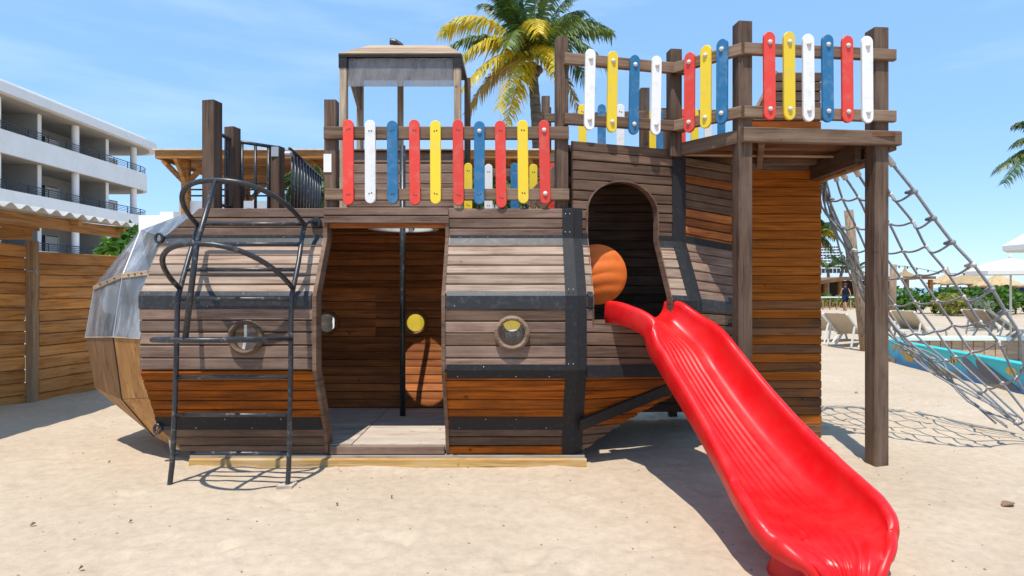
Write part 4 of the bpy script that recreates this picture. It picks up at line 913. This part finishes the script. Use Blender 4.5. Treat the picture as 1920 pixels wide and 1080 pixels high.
MB().box((ex0-.03, yf-.08, zp+.082), (ex1+.1, yb, zp+.115)).build('roof_sheet', M['corrug'], pg)
sl_ = MB().box((ex0+.04, yf+.05, zp+.03), (ex1-.04, yb, zp+.078)).build('roof_boards', M['beam'], pg)
for i in range(38): y = yf+.12+i*.105; MB().beam((ex0+.05, y, zp+.005), (ex1-.05, y, zp+.005), .045, .05, .004).build('slat', M['beam'], sl_)
for x in (Xat(349, 12.95), Xat(660, 13.3)-.3, .4):
    for y in (12.95, 15.9):
        MB().beam((x, y, 3.05), (x, y, zp-.02), .15, .15).build('post', M['beam'], pg)
        for dx, dy in ((-.5, 0), (.5, 0), (0, -.42)): MB().beam((x, y, zp-.55), (x+dx, y+dy, zp-.03), .08, .1).build('brace', M['beam'], pg)
MB().box((-4.9, 16.2, 3.1), (1.2, 16.35, zp-.15)).build('back_wall', M['brown'], pg)
# ------------------------------------------------------------------ palms
def frond(th_, c, tip, arch, mat, leaf=.5, n=74, droop=.85, wid=.062):
    c, tip = V(c), V(tip); ctl = (c+tip)/2+V((0, 0, arch)); pts = [c*(1-t)**2+ctl*2*t*(1-t)+tip*t*t for t in [i/20 for i in range(21)]]
    mb = MB(); mb.tube(pts, [.035*(1-.85*i/20) for i in range(21)], 5)
    g = lambda t: c*(1-t)**2+ctl*2*t*(1-t)+tip*t*t
    for i in range(n):
        t = .1+.89*i/(n-1); p = g(t); tg = (g(min(1, t+.02))-g(t-.02)).normalized(); sd = tg.cross(V((0, 0, 1)))
        sd = sd.normalized() if sd.length > .05 else V((1, 0, 0))
        L_ = leaf*(.35+.65*math.sin(math.pi*min(1, .12+t*.86))**.8)*random.uniform(.8, 1.12)
        if random.random() < .06: continue
        for s in (-1, 1):
            dr = (sd*s*(.75+random.uniform(-.2, .2))+tg*random.uniform(.35, .75)+V((0, 0, random.uniform(-.25, .2)))).normalized()
            m1 = p+dr*L_*.45-V((0, 0, droop*L_*.14)); e = p+dr*L_*.82-V((0, 0, droop*L_*random.uniform(.45, .75))); w = V((0, 0, 1)).cross(dr)
            w = (tg*.8+w*.2).normalized()*wid*random.uniform(.7, 1.2)
            mb.add([p-w*.4, p+w*.4, m1+w*.5, m1-w*.5, e], [(0, 1, 2, 3), (3, 2, 4)])
    return mb.build('frond', M[mat], th_)
def palm(name, label, base, top, fronds, lean=.3, r=.17, nrand=8, rl=2.4, seed=1):
    random.seed(seed); th_ = thing(name, label, 'palm tree', base); base, top = V(base), V(top)
    pts = smoothpath([base+V((0, 0, -.2)), base.lerp(top, .35)+V((lean, 0, 0)), base.lerp(top, .75)+V((lean*.8, 0, 0)), top], 16)
    rr = [r*(1.25-.55*i/(len(pts)-1))*(1+.07*(i % 2)) for i in range(len(pts))]; MB().tube(pts, rr, 12).build('trunk', M['trunk'], th_)
    for tip, arch, mt, lf in fronds: frond(th_, top+V((0, 0, .1)), tip, arch, mt, lf)
    for i in range(nrand):
        a = 2*math.pi*i/nrand+random.uniform(-.3, .3); e = random.uniform(-.1, .9)
        frond(th_, top+V((0, 0, .1)), top+V((math.cos(a)*math.cos(e), math.sin(a)*math.cos(e), math.sin(e)))*rl*random.uniform(.85, 1.1), random.uniform(.4, .9), random.choice(['pg', 'pdk', 'pg', 'pdk']), .55)
    mb = MB()
    for i in range(7): a = i*2.4; c = top+V((math.cos(a)*.2, math.sin(a)*.2, random.uniform(-.35, -.1))); mb2 = MB().lathe([(.03, -.13), (.1, -.06), (.115, .02), (.07, .1), (.02, .13)], c, 8).build('coconut', M['brown'], th_, True)
    return th_
pd = 16.0; ct = P(997, 118, pd)
def T(px, py_, dd=0): return P(px, py_, pd+dd)
FRD = [(T(822,62,.3), 1.5, 'py', .75), (T(850,125,-.8), 1.3, 'py', .75), (T(866,170,-1.2), 1.0, 'py', .7), (T(872,215,.5), 1.0, 'po', .6), (T(948,240,-1.2), .55, 'py', .6), (T(935,205,-1.6), .9, 'py', .7),
       (T(1146,62,.4), 1.3, 'pg', .7), (T(1140,125,-.6), 1.3, 'pg', .75), (T(1085,205,.8), 1.1, 'po', .6), (T(1110,165,1.2), 1.2, 'pdk', .7), (T(1052,150,-1.8), 1.2, 'py', .6),
       (T(925,-10,.8), .7, 'pdk', .7), (T(905,10,1.5), .9, 'pdk', .7), (T(965,-70,0), .3, 'pg', .7), (T(1010,-85,.6), .2, 'pdk', .7), (T(1045,-60,-.5), .4, 'pg', .7), (T(1078,-10,.6), .7, 'pdk', .7), (T(1095,25,1.2), .9, 'pdk', .7), (T(940,-40,-.6), .5, 'pdk', .7),
       (T(1010,60,-2.3), 1.3, 'py', .65), (T(950,90,-2.2), 1.2, 'pg', .65)]
palm('coconut_palm', 'tall coconut palm with yellowing fronds behind the submarine', (Xat(1012, pd), pd, 0), ct, FRD, .12, .17, 6, 2.3, 3)
d2 = 19.; palm('coconut_palm', 'coconut palm beside the beach umbrellas with one ragged frond reaching into view', (Xat(2010, d2), d2, 0), P(1985, 292, d2), [(P(1868, 318, d2), .7, 'pg', .7), (P(1880, 345, d2-1), .8, 'pdk', .6)], .1, .15, 8, 1.6, 5)
d3 = 75.
for i, (px, h) in enumerate(((1552, 498), (1580, 494), (1600, 503))): palm('distant_palm', ['short distant palm under the white tiered hotel, beside the bar roof', 'distant palm in front of the white tiered hotel, tallest of three', 'distant palm beside the leaning log pole'][i], (Xat(px, d3), d3+i*2, 0), P(px, h+6, d3+i*2), [], .1, .2, 11, 2.3, 11+i)
for i, (px, py_, dd) in enumerate(((608, 340, 10.5),)): palm('small_palm', 'small bright green palm behind the black railing', (Xat(px, dd), dd, 0), P(px, py_+50, dd), [(P(598, 318, dd), .3, 'pg', .4), (P(622, 322, dd), .3, 'pg', .4)], .05, .09, 9, .85, 21)
d4 = 9.6; palm('small_palm', 'low fan of pale palm leaves behind the deck pickets', (Xat(930, d4), d4, 0), P(940, 400, d4), [], .05, .08, 10, .7, 22)
d5 = 24.; palm('coconut_palm', 'yellowing palm crown behind the plank fin', (Xat(1528, d5), d5, 0), P(1525, 445, d5), [(P(1566, 440, d5), .4, 'py', .5), (P(1560, 470, d5), .4, 'pg', .5), (P(1562, 420, d5), .3, 'py', .5)], .1, .12, 6, 1.0, 23)
random.seed(99)
# ------------------------------------------------------------------ shrubs
def leafball(mb, c, r, n, ls):
    for _ in range(n):
        a, b = random.uniform(0, 2*math.pi), math.asin(random.uniform(-1, 1)); q_ = random.uniform(.55, 1.05)
        p = V(c)+V((r[0]*math.cos(a)*math.cos(b), r[1]*math.sin(a)*math.cos(b), r[2]*math.sin(b)))*q_
        d = V((random.gauss(0, 1), random.gauss(0, 1), random.gauss(0, .6)+.4)).normalized(); w = d.cross(V((random.gauss(0, 1), random.gauss(0, 1), random.gauss(0, 1)))).normalized(); s = ls*random.uniform(.6, 1.3)
        mb.add([p-d*s, p+w*s*.45, p+d*s, p-w*s*.45], [(0, 1, 2, 3)])
def shrub(name, label, px0, px1, ytop, d, mat, leaf=.2, dens=260, depth=1.2, cat='hedge', group=None):
    x0, x1 = Xat(px0, d), Xat(px1, d); zt = Zat(ytop, d); th_ = thing(name, label, cat, ((x0+x1)/2, d, 0), group=group); mb = MB(); n = max(1, int((x1-x0)/.9))
    for i in range(n+1):
        x = x0+(x1-x0)*(i/n if n > 0 else .5); h = zt*random.uniform(.82, 1.04); leafball(mb, (x, d+random.uniform(0, depth), h*.55), (.75, depth*.8, h*.5), dens, leaf)
    mb.build('foliage', M[mat], th_)
    st = MB(); 
    for i in range(n+1): x = x0+(x1-x0)*(i/n); st.tube([(x, d+.4, -.05), (x+random.uniform(-.1, .1), d+.4, zt*.6)], .05, 5)
    st.build('stems', M['brown'], th_)
shrub('hedge', 'long bright green hedge below the thatched umbrellas', 1690, 1800, 534, 33, 'hedge')
shrub('hedge', 'bright green hedge behind the white umbrella pole', 1842, 1990, 536, 32, 'hedge')
shrub('hedge', 'low green hedge behind the lattice barrier', 1530, 1620, 548, 42, 'hedge', dens=160)
shrub('bush', 'yellow green bush in front of the long hedge', 1782, 1822, 552, 30.5, 'bushy', .13, 380, cat='bush')
shrub('bush', 'grey green bush beside the yellow green bush', 1832, 1850, 556, 30, 'bushg', .1, 380, cat='bush')
def tree(label, px, ytop, d, w, mat='hedge', n=9):
    zt = Zat(ytop, d); x = Xat(px, d); th_ = thing('broadleaf_tree', label, 'tree', (x, d, 0)); mb = MB()
    for i in range(n): leafball(mb, (x+random.uniform(-w, w)*.6, d+random.uniform(-1, 1)*w*.5, zt*random.uniform(.6, .9)), (w*.5, w*.5, zt*.16), 260, .16)
    mb.build('crown', M[mat], th_); t = MB(); t.tube([(x, d, -.1), (x+.1, d, zt*.4), (x, d, zt*.75)], [.16, .12, .05], 8)
    for s in (-1, 1): t.tube([(x+.1, d, zt*.4), (x+s*w*.4, d, zt*.72)], [.08, .03], 6)
    t.build('trunk', M['trunk'], th_)
tree('leafy green tree between the hotel and the submarine nose', 262, 424, 21, 1.3)
# ------------------------------------------------------------------ beach furniture
def lounger_parts(th_):
    for sx in (-.3, .3):
        MB().beam((sx, -.95, .3), (sx, .35, .3), .04, .05).build('side_rail', M['lframe'], th_)
        MB().beam((sx, -.85, 0), (sx, -.75, .3), .045, .045).build('leg', M['lframe'], th_); MB().beam((sx, .45, 0), (sx, .15, .3), .045, .045).build('leg', M['lframe'], th_)
        MB().beam((sx, .3, .3), (sx, .92, .82), .04, .05).build('back_rail', M['lframe'], th_); MB().beam((sx, .75, 0), (sx, .6, .55), .04, .04).build('leg', M['lframe'], th_)
    MB().prism([(-.28, -.93, .32), (.28, -.93, .32), (.28, .3, .31), (-.28, .3, .31)], (0, 0, .02)).build('seat_sling', M['tan'], th_)
    MB().prism([(-.28, .31, .33), (.28, .31, .33), (.28, .9, .83), (-.28, .9, .83)], (0, -.012, .016)).build('back_sling', M['tan'], th_)
def copytree(root, loc, rz, label):
    r = root.copy(); COL.objects.link(r); r.location = loc; r.rotation_euler = (0, 0, rz); r['label'] = label
    for ch in list(root.children):
        c = ch.copy(); COL.objects.link(c); c.parent = r
    return r
LS = [(1565, 640, R(112), 'tan sling lounger beside the plank fin'), (1608, 648, R(118), 'tan sling lounger in front of the leaning log pole'), (1680, 640, R(114), 'tan sling lounger behind the square tower post'),
      (1725, 638, R(120), 'tan sling lounger behind the far end of the painted wall'), (1862, 634, R(112), 'empty tan lounger beside the white umbrella pole'), (1925, 640, R(70), 'tan lounger with a person lying on it')]
l0 = None
for px, y, rz_, lab in LS:
    d = CH*F/(y-540); loc = (Xat(px, d), d, 0)
    if l0 is None: l0 = thing('sun_lounger', lab, 'lounger', loc, rz_, 'sun loungers on the sand', True); lounger_parts(l0)
    else: copytree(l0, loc, rz_, lab)
def umbrella(label, px, ytop, yedge, d, r):
    x = Xat(px, d); zt, ze = Zat(ytop, d), Zat(yedge, d); th_ = thing('beach_umbrella', label, 'umbrella', (x, d, 0), group='white beach umbrellas')
    MB().tube([(x, d, -.1), (x, d, zt+.06)], .025, 10).build('pole', M['lframe'], th_, True)
    n = 8; vs = [(x, d, zt)]
    for k in range(n):
        a = 2*math.pi*(k+.5)/n; vs += [(x+r*.5*math.cos(a), d+r*.5*math.sin(a), ze+(zt-ze)*.66), (x+r*math.cos(a), d+r*math.sin(a), ze), (x+r*math.cos(a), d+r*math.sin(a), ze-.1)]
    fs = []
    for k in range(n): i, j = 1+3*k, 1+3*((k+1) % n); fs += [(0, i, j), (i, i+1, j+1, j), (i+1, i+2, j+2, j+1)]
    c = mesh('canopy', vs, fs, M['canvas'], th_); sm = c.modifiers.new('s', 'SOLIDIFY'); sm.thickness = .012
    for k in range(n): a = 2*math.pi*(k+.5)/n; MB().tube([(x, d, zt-.05), (x+r*.96*math.cos(a), d+r*.96*math.sin(a), ze-.01)], .01, 5).build('rib', M['lframe'], th_)
    MB().lathe([(.03, zt), (.05, zt+.04), (.02, zt+.09)], (x, d, 0), 8).build('finial', M['lframe'], th_)
umbrella('white canvas beach umbrella standing over the loungers', 1895, 484, 508, 15.0, .95)
umbrella('white canvas beach umbrella whose canopy edge tops the other, nearer the pool', 2010, 405, 458, 11.0, 1.05)
def tiki(label, px, ytop, yedge, d, r):
    x = Xat(px, d); zt, ze = Zat(ytop, d), Zat(yedge, d); th_ = thing('thatched_umbrella', label, 'umbrella', (x, d, 0), group='thatched beach umbrellas')
    MB().tube([(x, d, -.1), (x, d, zt)], .09, 8).build('pole', M['log'], th_); mb = MB(); n = 40; vs = []
    for k in range(n):
        a = 2*math.pi*k/n
        for s in (0.03, .35, .7, 1): rr = r*s*(1+random.uniform(-.05, .05)*s); vs.append((x+rr*math.cos(a), d+rr*math.sin(a), zt+(ze-zt)*s**.85+random.uniform(-.06, .06)*s))
    fs = [(4*k+q_, 4*((k+1) % n)+q_, 4*((k+1) % n)+q_+1, 4*k+q_+1) for k in range(n) for q_ in range(3)]
    c = mesh('thatch', vs, fs, M['thatch'], th_); c.modifiers.new('s', 'SOLIDIFY').thickness = .1
    MB().lathe([(.2, zt-.15), (.12, zt+.1), (.03, zt+.45)], (x, d, 0), 8).build('top_knot', M['thatch'], th_)
tiki('thatched umbrella beside the end of the bar roof', 1777, 511, 531, 46, 1.4); tiki('widest thatched umbrella, behind the long hedge', 1817, 509, 532, 44, 1.75); tiki('thatched umbrella behind the white umbrella canopy', 1871, 513, 536, 40, 1.5)
tiki('far thatched umbrella rising behind the bar roof', 1697, 506, 522, 60, 1.5)
# wind fence by the sea
wf_ = thing('wind_fence', 'dark low wind fence behind the thatched umbrellas', 'fence', (Xat(1830, 50), 50, 0))
for i in range(14): x = Xat(1760+i*14, 50); MB().box((x, 50, -.1), (x+.62, 50.05, 1.52)).build('panel', M['navycloth'], wf_)
# bar
bd = 44; bar = thing('beach_bar', 'low brown beach bar with overhanging timber roof beyond the sand', 'building', (Xat(1640, bd), bd, 0))
MB().prism([P(1500, 533, bd), P(1580, 519, bd), P(1755, 518, bd), P(1755, 523, bd), P(1588, 525, bd), P(1500, 539, bd)], (0, 5, 0)).build('roof', M['barroof'], bar)
for px in (1510, 1549, 1575, 1640, 1660, 1700, 1745): x = Xat(px, bd+.5); MB().box((x-.12, bd+.4, -.1), (x+.12, bd+.64, Zat(524, bd))).build('post', M['beam'], bar)
MB().box((Xat(1500, bd), bd+4.2, -.1), (Xat(1750, bd), bd+4.4, 2.05)).build('back_wall', M['brown'], bar)
MB().box((Xat(1500, bd), bd+.8, -.1), (Xat(1556, bd), bd+1, 1.1)).build('counter', M['beam'], bar); MB().box((Xat(1562, bd), bd+1.2, -.1), (Xat(1571, bd), bd+1.3, 1.95)).build('door', M['wall'], bar)
bf = thing('lattice_barrier', 'low timber barrier with crossed lattice panels behind the walking man', 'barrier', (Xat(1585, 39), 39, 0))
for i in range(8):
    x0, x1 = Xat(1530+i*13, 39), Xat(1530+(i+1)*13, 39); MB().beam((x0, 39, -.05), (x0, 39, .85), .06, .06).build('post', M['pale'], bf)
    MB().beam((x0, 39, .05), (x1, 39, .75), .03, .04).build('lattice_bar', M['beam'], bf); MB().beam((x0, 39.04, .75), (x1, 39.04, .05), .03, .04).build('lattice_bar', M['beam'], bf)
MB().box((Xat(1530, 39), 38.9, .8), (Xat(1634, 39), 39.2, .88)).build('top_board', M['canvas'], bf)
# tiered hotel far away
dh = 190; th_ = thing('tiered_hotel', 'far white tiered hotel with rows of dark balconies above the palms', 'building', (Xat(1560, dh), dh, 0))
z0 = 1
for i in range(9):
    zt0, zt1 = Zat(508-i*5.2, dh), Zat(508-(i+1)*5.2, dh); xr = Xat(1592-i*1.6-(6 if i > 6 else 0), dh); xl_ = Xat(1500+(12 if i > 7 else 0), dh)
    MB().box((xl_, dh, zt0 if i else -1), (xr, dh+14, zt1)).build('storey', M['wall'], th_)
    for k in range(12):
        a = xl_+.8+k*(xr-xl_-1)/12; MB().box((a, dh-.05, zt0+.35 if i else zt0-.6), (a+.82*(xr-xl_-1)/12, dh+.2, zt1-.12)).build('window', M['darkglass'], th_)
MB().box((Xat(1510, dh), dh+3, Zat(461, dh)), (Xat(1562, dh), dh+9, Zat(456, dh))).build('roof_house', M['red'], th_)
# logs and string lights
lg = tag(MB().tube([P(1624, 660, 13.6)+V((0, 0, -.1)), P(1612, 560, 13.5), P(1600, 480, 13.4), P(1591, 394, 13.3)], [.115, .105, .1, .095], 10).build('log_pole', M['log'], None, True), 'leaning bare log pole behind the climbing net', 'pole')
lg2 = tag(MB().tube([(Xat(1673, 26), 26, -.1), (Xat(1675, 26), 26, Zat(496, 26))], .14, 10).build('log_pole', M['log'], None, True), 'upright log pole in front of the bar roof', 'pole')
stl = thing('string_lights', 'thin string of small bulbs hanging between poles by the beach', 'string lights', P(1760, 510, 27))
sp = [P(1675, 498, 26), P(1710, 501, 26.5), P(1760, 510, 27), P(1800, 513, 27.5), P(1840, 509, 28), P(1900, 512, 28.5), P(1990, 505, 29)]
sp = smoothpath(sp, 5); MB().tube(sp, .012, 4).build('wire', M['pipe'], stl)
for p in sp[::2]: MB().lathe([(.01, .02), (.035, -.03), (.03, -.08), (.005, -.1)], p, 6).build('bulb', M['band'], stl)
lg3 = tag(MB().tube([(Xat(1992, 29), 29, -.1), (Xat(1990, 29), 29, Zat(500, 29))], .12, 8).build('log_pole', M['log'], None, True), 'upright log pole at the end of the light string', 'pole')
# ------------------------------------------------------------------ painted pool wall
mw = thing('painted_wall', 'low turquoise wall painted with a turtle, fish and coral beside the pool', 'wall', (7.4, 10, 0))
wa, wb = V((7.52, 11.8, 0)), V((6.75, 7.2, 0)); dr = (wb-wa).normalized(); nn = V((dr.y, -dr.x, 0)); nn = nn if nn.x < 0 else -nn; Lw = (wb-wa).length
def muralmat():
    m, n, l, b = nodes('mural_paint'); g = n.new('ShaderNodeNewGeometry'); s = n.new('ShaderNodeSeparateXYZ'); l.new(g.outputs['Position'], s.inputs[0])
    nz_ = n.new('ShaderNodeTexNoise'); nz_.inputs['Scale'].default_value = 3; nz_.inputs['Detail'].default_value = 5; l.new(g.outputs['Position'], nz_.inputs['Vector'])
    ad = n.new('ShaderNodeMath'); ad.operation = 'MULTIPLY_ADD'; ad.inputs[1].default_value = .5; l.new(nz_.outputs['Fac'], ad.inputs[0]); l.new(s.outputs['Z'], ad.inputs[2])
    r = ramp(n, [(.3, (.01, .15, .36)), (.42, (.015, .32, .5)), (.6, (.02, .48, .52))]); l.new(ad.outputs[0], r.inputs[0]); l.new(r.outputs[0], b.inputs['Base Color']); b.inputs['Roughness'].default_value = .5; return m
M['mural'] = muralmat()
MB().prism([wa+V((0, 0, -.1)), wb+V((0, 0, -.1)), wb+V((0, 0, .405)), wa+V((0, 0, .405))], -nn*.14).build('wall_block', M['mural'], mw)
MB().prism([wa+nn*.02+V((0, 0, .407)), wb+nn*.02+V((0, 0, .407)), wb-nn*.16+V((0, 0, .407)), wa-nn*.16+V((0, 0, .407))], (0, 0, .02)).build('wall_top', M['mural'], mw)
def decal(name, pts, c, lift=.004):
    pp = smoothpath([wa+dr*u_+V((0, 0, z))+nn*lift for u_, z in pts], 4, True); MB().prism(pp, -nn*.003).build(name, paint(name+'_paint', c, .5, (.1, .08, .05), .5, 25, .05, lo=.4, hi=.6), mw)
def blob(cu, cz, ru, rz_, n=10, rot=0, jit=.1): return [(cu+(ru*math.cos(a)*math.cos(rot)-rz_*math.sin(a)*math.sin(rot))*random.uniform(1-jit, 1+jit), cz+ru*math.cos(a)*math.sin(rot)+rz_*math.sin(a)*math.cos(rot)) for a in [2*math.pi*k/n for k in range(n)]]
decal('painted_shell', blob(.95, .2, .22, .12), (.55, .35, .04), .006); decal('painted_shell', blob(1.0, .27, .16, .06, rot=.2), (.3, .2, .05), .009)
decal('painted_flipper', [(.75, .25), (.6, .33), (.4, .35), (.3, .28), (.28, .2), (.36, .25), (.5, .27), (.68, .18)], (.45, .3, .18), .008); decal('painted_flipper', [(1.12, .2), (1.3, .22), (1.45, .12), (1.5, .02), (1.38, .07), (1.25, .12)], (.42, .3, .18), .008)
decal('painted_head', blob(1.2, .3, .09, .05), (.45, .3, .12), .008)
for cu, cz, ru, c in ((.08, .06, .14, (.45, .25, .15)), (.25, .04, .12, (.35, .3, .2)), (1.75, .06, .2, (.3, .25, .12)), (2.05, .07, .22, (.4, .3, .1)), (2.35, .05, .2, (.28, .2, .14)), (3.4, .04, .3, (.3, .24, .14))): decal('painted_coral', blob(cu, cz, ru, .07, 12, 0, .3), c, .005)
for k in range(6): decal('painted_weed', [(1.55+k*.05, .12), (1.57+k*.05, .2), (1.54+k*.05, .31), (1.56+k*.05, .32), (1.59+k*.05, .2), (1.575+k*.05, .12)], (.3, .62, .55), .005)
decal('painted_fish', blob(2.35, .28, .12, .055), (.75, .5, .03), .006); 
for k in range(2): decal('painted_stripe', [(2.29+k*.08, .24), (2.28+k*.08, .33), (2.31+k*.08, .33), (2.32+k*.08, .24)], (.01, .01, .015), .009)
decal('painted_dolphin', [(2.6, .36), (2.75, .34), (3.0, .22), (3.35, .1), (3.5, .08), (3.2, .05), (2.85, .1), (2.66, .22)], (.1, .12, .16), .007); decal('painted_dolphin', [(2.95, .36), (3.15, .34), (3.5, .22), (3.8, .12), (3.9, .05), (3.5, .07), (3.1, .16)], (.07, .08, .11), .008)
decal('painted_fish', blob(3.75, .3, .11, .06), (.75, .45, .03), .006)
# pool with timber clad side
pl = thing('pool', 'raised pool with timber clad side and pale green coping', 'pool', (10, 12.5, 0))
facet(pl, 'cladding_frame', [(7.8, 11.6, -.05), (7.8+.0, 11.6, .42), (13.5, 11.6, .42), (13.5, 11.6, -.05)], 26, M['pale'], M['pale'], th=.02, gap=.012, inward=True)
MB().box((7.75, 11.5, .42), (13.6, 11.9, .48)).build('coping', M['coping'], pl); MB().box((8.7, 11.9, -.05), (13.6, 12.3, .43)).build('water', M['water'], pl)
# ------------------------------------------------------------------ people
def person(label, loc, rz, top, bottom, step=.16, scale=1.0, lying=False, tank=True):
    th_ = thing('person', label, 'person', loc, rz, local=True); th_.scale = (scale,)*3
    J = {'pel': (0, 0, .95, .15), 'wai': (0, .01, 1.1, .135), 'che': (0, 0, 1.3, .155), 'nek': (0, 0, 1.47, .06), 'hd0': (0, .01, 1.56, .075), 'hd1': (0, .015, 1.66, .095), 'hd2': (0, 0, 1.74, .06)}
    E_ = [('pel', 'wai'), ('wai', 'che'), ('che', 'nek'), ('nek', 'hd0'), ('hd0', 'hd1'), ('hd1', 'hd2')]
    for s, nme in ((-1, 'l'), (1, 'r')):
        st = step*s
        J.update({nme+'hip': (.09*s, 0, .9, .1), nme+'kn': (.1*s, st*.8, .5, .065), nme+'ank': (.1*s, st*(1.2 if st > 0 else 1.6), .09, .042), nme+'toe': (.11*s, st*(1.2 if st > 0 else 1.6)+.15, .035, .035),
                  nme+'sh': (.19*s, 0, 1.41, .06), nme+'el': (.25*s, -st*.4-.02, 1.13, .046), nme+'wr': (.27*s, -st*.8+.05, .9, .034), nme+'ha': (.27*s, -st*.9+.07, .82, .036), nme+'fi': (.265*s, -st*.9+.08, .75, .018)})
        E_ += [('pel', nme+'hip'), (nme+'hip', nme+'kn'), (nme+'kn', nme+'ank'), (nme+'ank', nme+'toe'), ('che', nme+'sh'), (nme+'sh', nme+'el'), (nme+'el', nme+'wr'), (nme+'wr', nme+'ha'), (nme+'ha', nme+'fi')]
    ks = list(J); me_ = bpy.data.meshes.new('body'); me_.from_pydata([J[k][:3] for k in ks], [(ks.index(a), ks.index(b)) for a, b in E_], []); o = link('body', me_, th_, M['skin'])
    mo = o.modifiers.new('skin', 'SKIN'); 
    for i, k in enumerate(ks): sv_ = me_.skin_vertices[0].data[i]; r_ = J[k][3]; sv_.radius = (r_, r_*.8); sv_.use_root = (k == 'pel')
    o.modifiers.new('sub', 'SUBSURF').render_levels = 2; mo.use_smooth_shade = True
    def ell(prof, c=(0, 0, 0), ky=.72):
        mb = MB().lathe(prof, (0, 0, 0), 14); mb.v = [V((v.x+c[0], v.y*ky+c[1], v.z)) for v in mb.v]; return mb
    if top: ell([(.175, .93), (.17, 1.08), (.185, 1.25), (.2, 1.38), (.15, 1.45), (.09, 1.49)]).build('tank_top', M[top], th_, True)
    ell([(.2, .76), (.2, .88), (.19, .98), (.17, 1.02)], ky=.78).build('shorts', M[bottom], th_, True)
    for s in (-1, 1):
        mb = MB(); mb.tube([(.095*s, 0, .92), (.1*s, step*s*.45, .66), (.1*s, step*s*.6, .58)], [.12, .105, .105], 10); mb.build('shorts_leg', M[bottom], th_, True)
    ell([(.02, 1.775), (.07, 1.76), (.1, 1.72), (.104, 1.67), (.095, 1.62)], (0, -.01, 0), 1.0).build('hair', M['hair'], th_, True)
    return th_
pdist = CH*F/(583-540)
person('man in black tank top and dark shorts walking away across the sand', (Xat(1585, pdist), pdist, 0), 0, 'blackcloth', 'navycloth', .2)
person('bare chested person beside the lattice barrier, mostly hidden by poles', (Xat(1622, pdist), pdist-.5, 0), R(40), None, 'navycloth', .1)
dl = CH*F/100; pr_ = person('person in dark swimwear reclining on a tan lounger', (Xat(1925, dl), dl, 0), R(20), None, 'blackcloth', .03)
pr_.rotation_euler = (R(-60), 0, R(200)); pr_.location = V((Xat(1925, dl), dl, 0))+V((.15, -.75, .12)); 
# ------------------------------------------------------------------ litter on the sand
for i, (px, py_, L_, rz_) in enumerate([(1890, 951, .11, .3), (62, 990, .03, 1.), (1606, 737, .06, .1), (205, 873, .018, .5), (632, 947, .018, 2.), (245, 982, .018, .4), (735, 932, .018, 1.1), (152, 1074, .02, .7)]):
    d = CH*F/(py_-540); x = Xat(px, d); z = gz(x, d); mb = MB(); c_, s_ = math.cos(rz_), math.sin(rz_); vs = []
    for k in range(7):
        t = k/6; w = L_*.28*math.sin(math.pi*t)+.002
        for sg in (-1, 0, 1): u_, v_ = (t-.5)*L_, sg*w; vs.append((x+u_*c_-v_*s_, d+u_*s_+v_*c_, z+.006+.012*abs(sg)*math.sin(math.pi*t)+.01*t))
    fs = [(3*k+q_, 3*k+q_+1, 3*k+4+q_, 3*k+3+q_) for k in range(6) for q_ in range(2)]
    o = mesh('dry_leaf', vs, fs, M['leafdry'], None); o.modifiers.new('s', 'SOLIDIFY').thickness = .002
    tag(o, 'curled brown leaf on the sand beyond the foot of the red slide' if i == 0 else ('dark twig on the sand behind the square tower post' if i == 2 else 'small dry brown leaf scrap lying on the open sand'), 'leaf', 'leaf scraps on the sand')
mb = MB(); random.seed(4)
for _ in range(420):
    y = random.uniform(2.6, 9)**1.0; x = random.uniform(-1, 1)*y*.85; s = random.uniform(.003, .009); z = gz(x, y) if False else 0
    mb.add([(x-s, y, 0), (x, y-s, 0), (x+s*1.4, y, 0), (x, y+s, 0), (x, y, s*.9), ], [(0, 1, 4), (1, 2, 4), (2, 3, 4), (3, 0, 4), (3, 2, 1, 0)])
zz = sand_height(np.array([[v.x for v in mb.v]]), np.array([[v.y for v in mb.v]]))[0]
for v, z in zip(mb.v, zz): v.z += z+.001
o = mb.build('grit', paint('grit', (.2, .16, .12), .9, (.45, .4, .33), .9, 30, 0, vary=0)); o['kind'] = 'stuff'
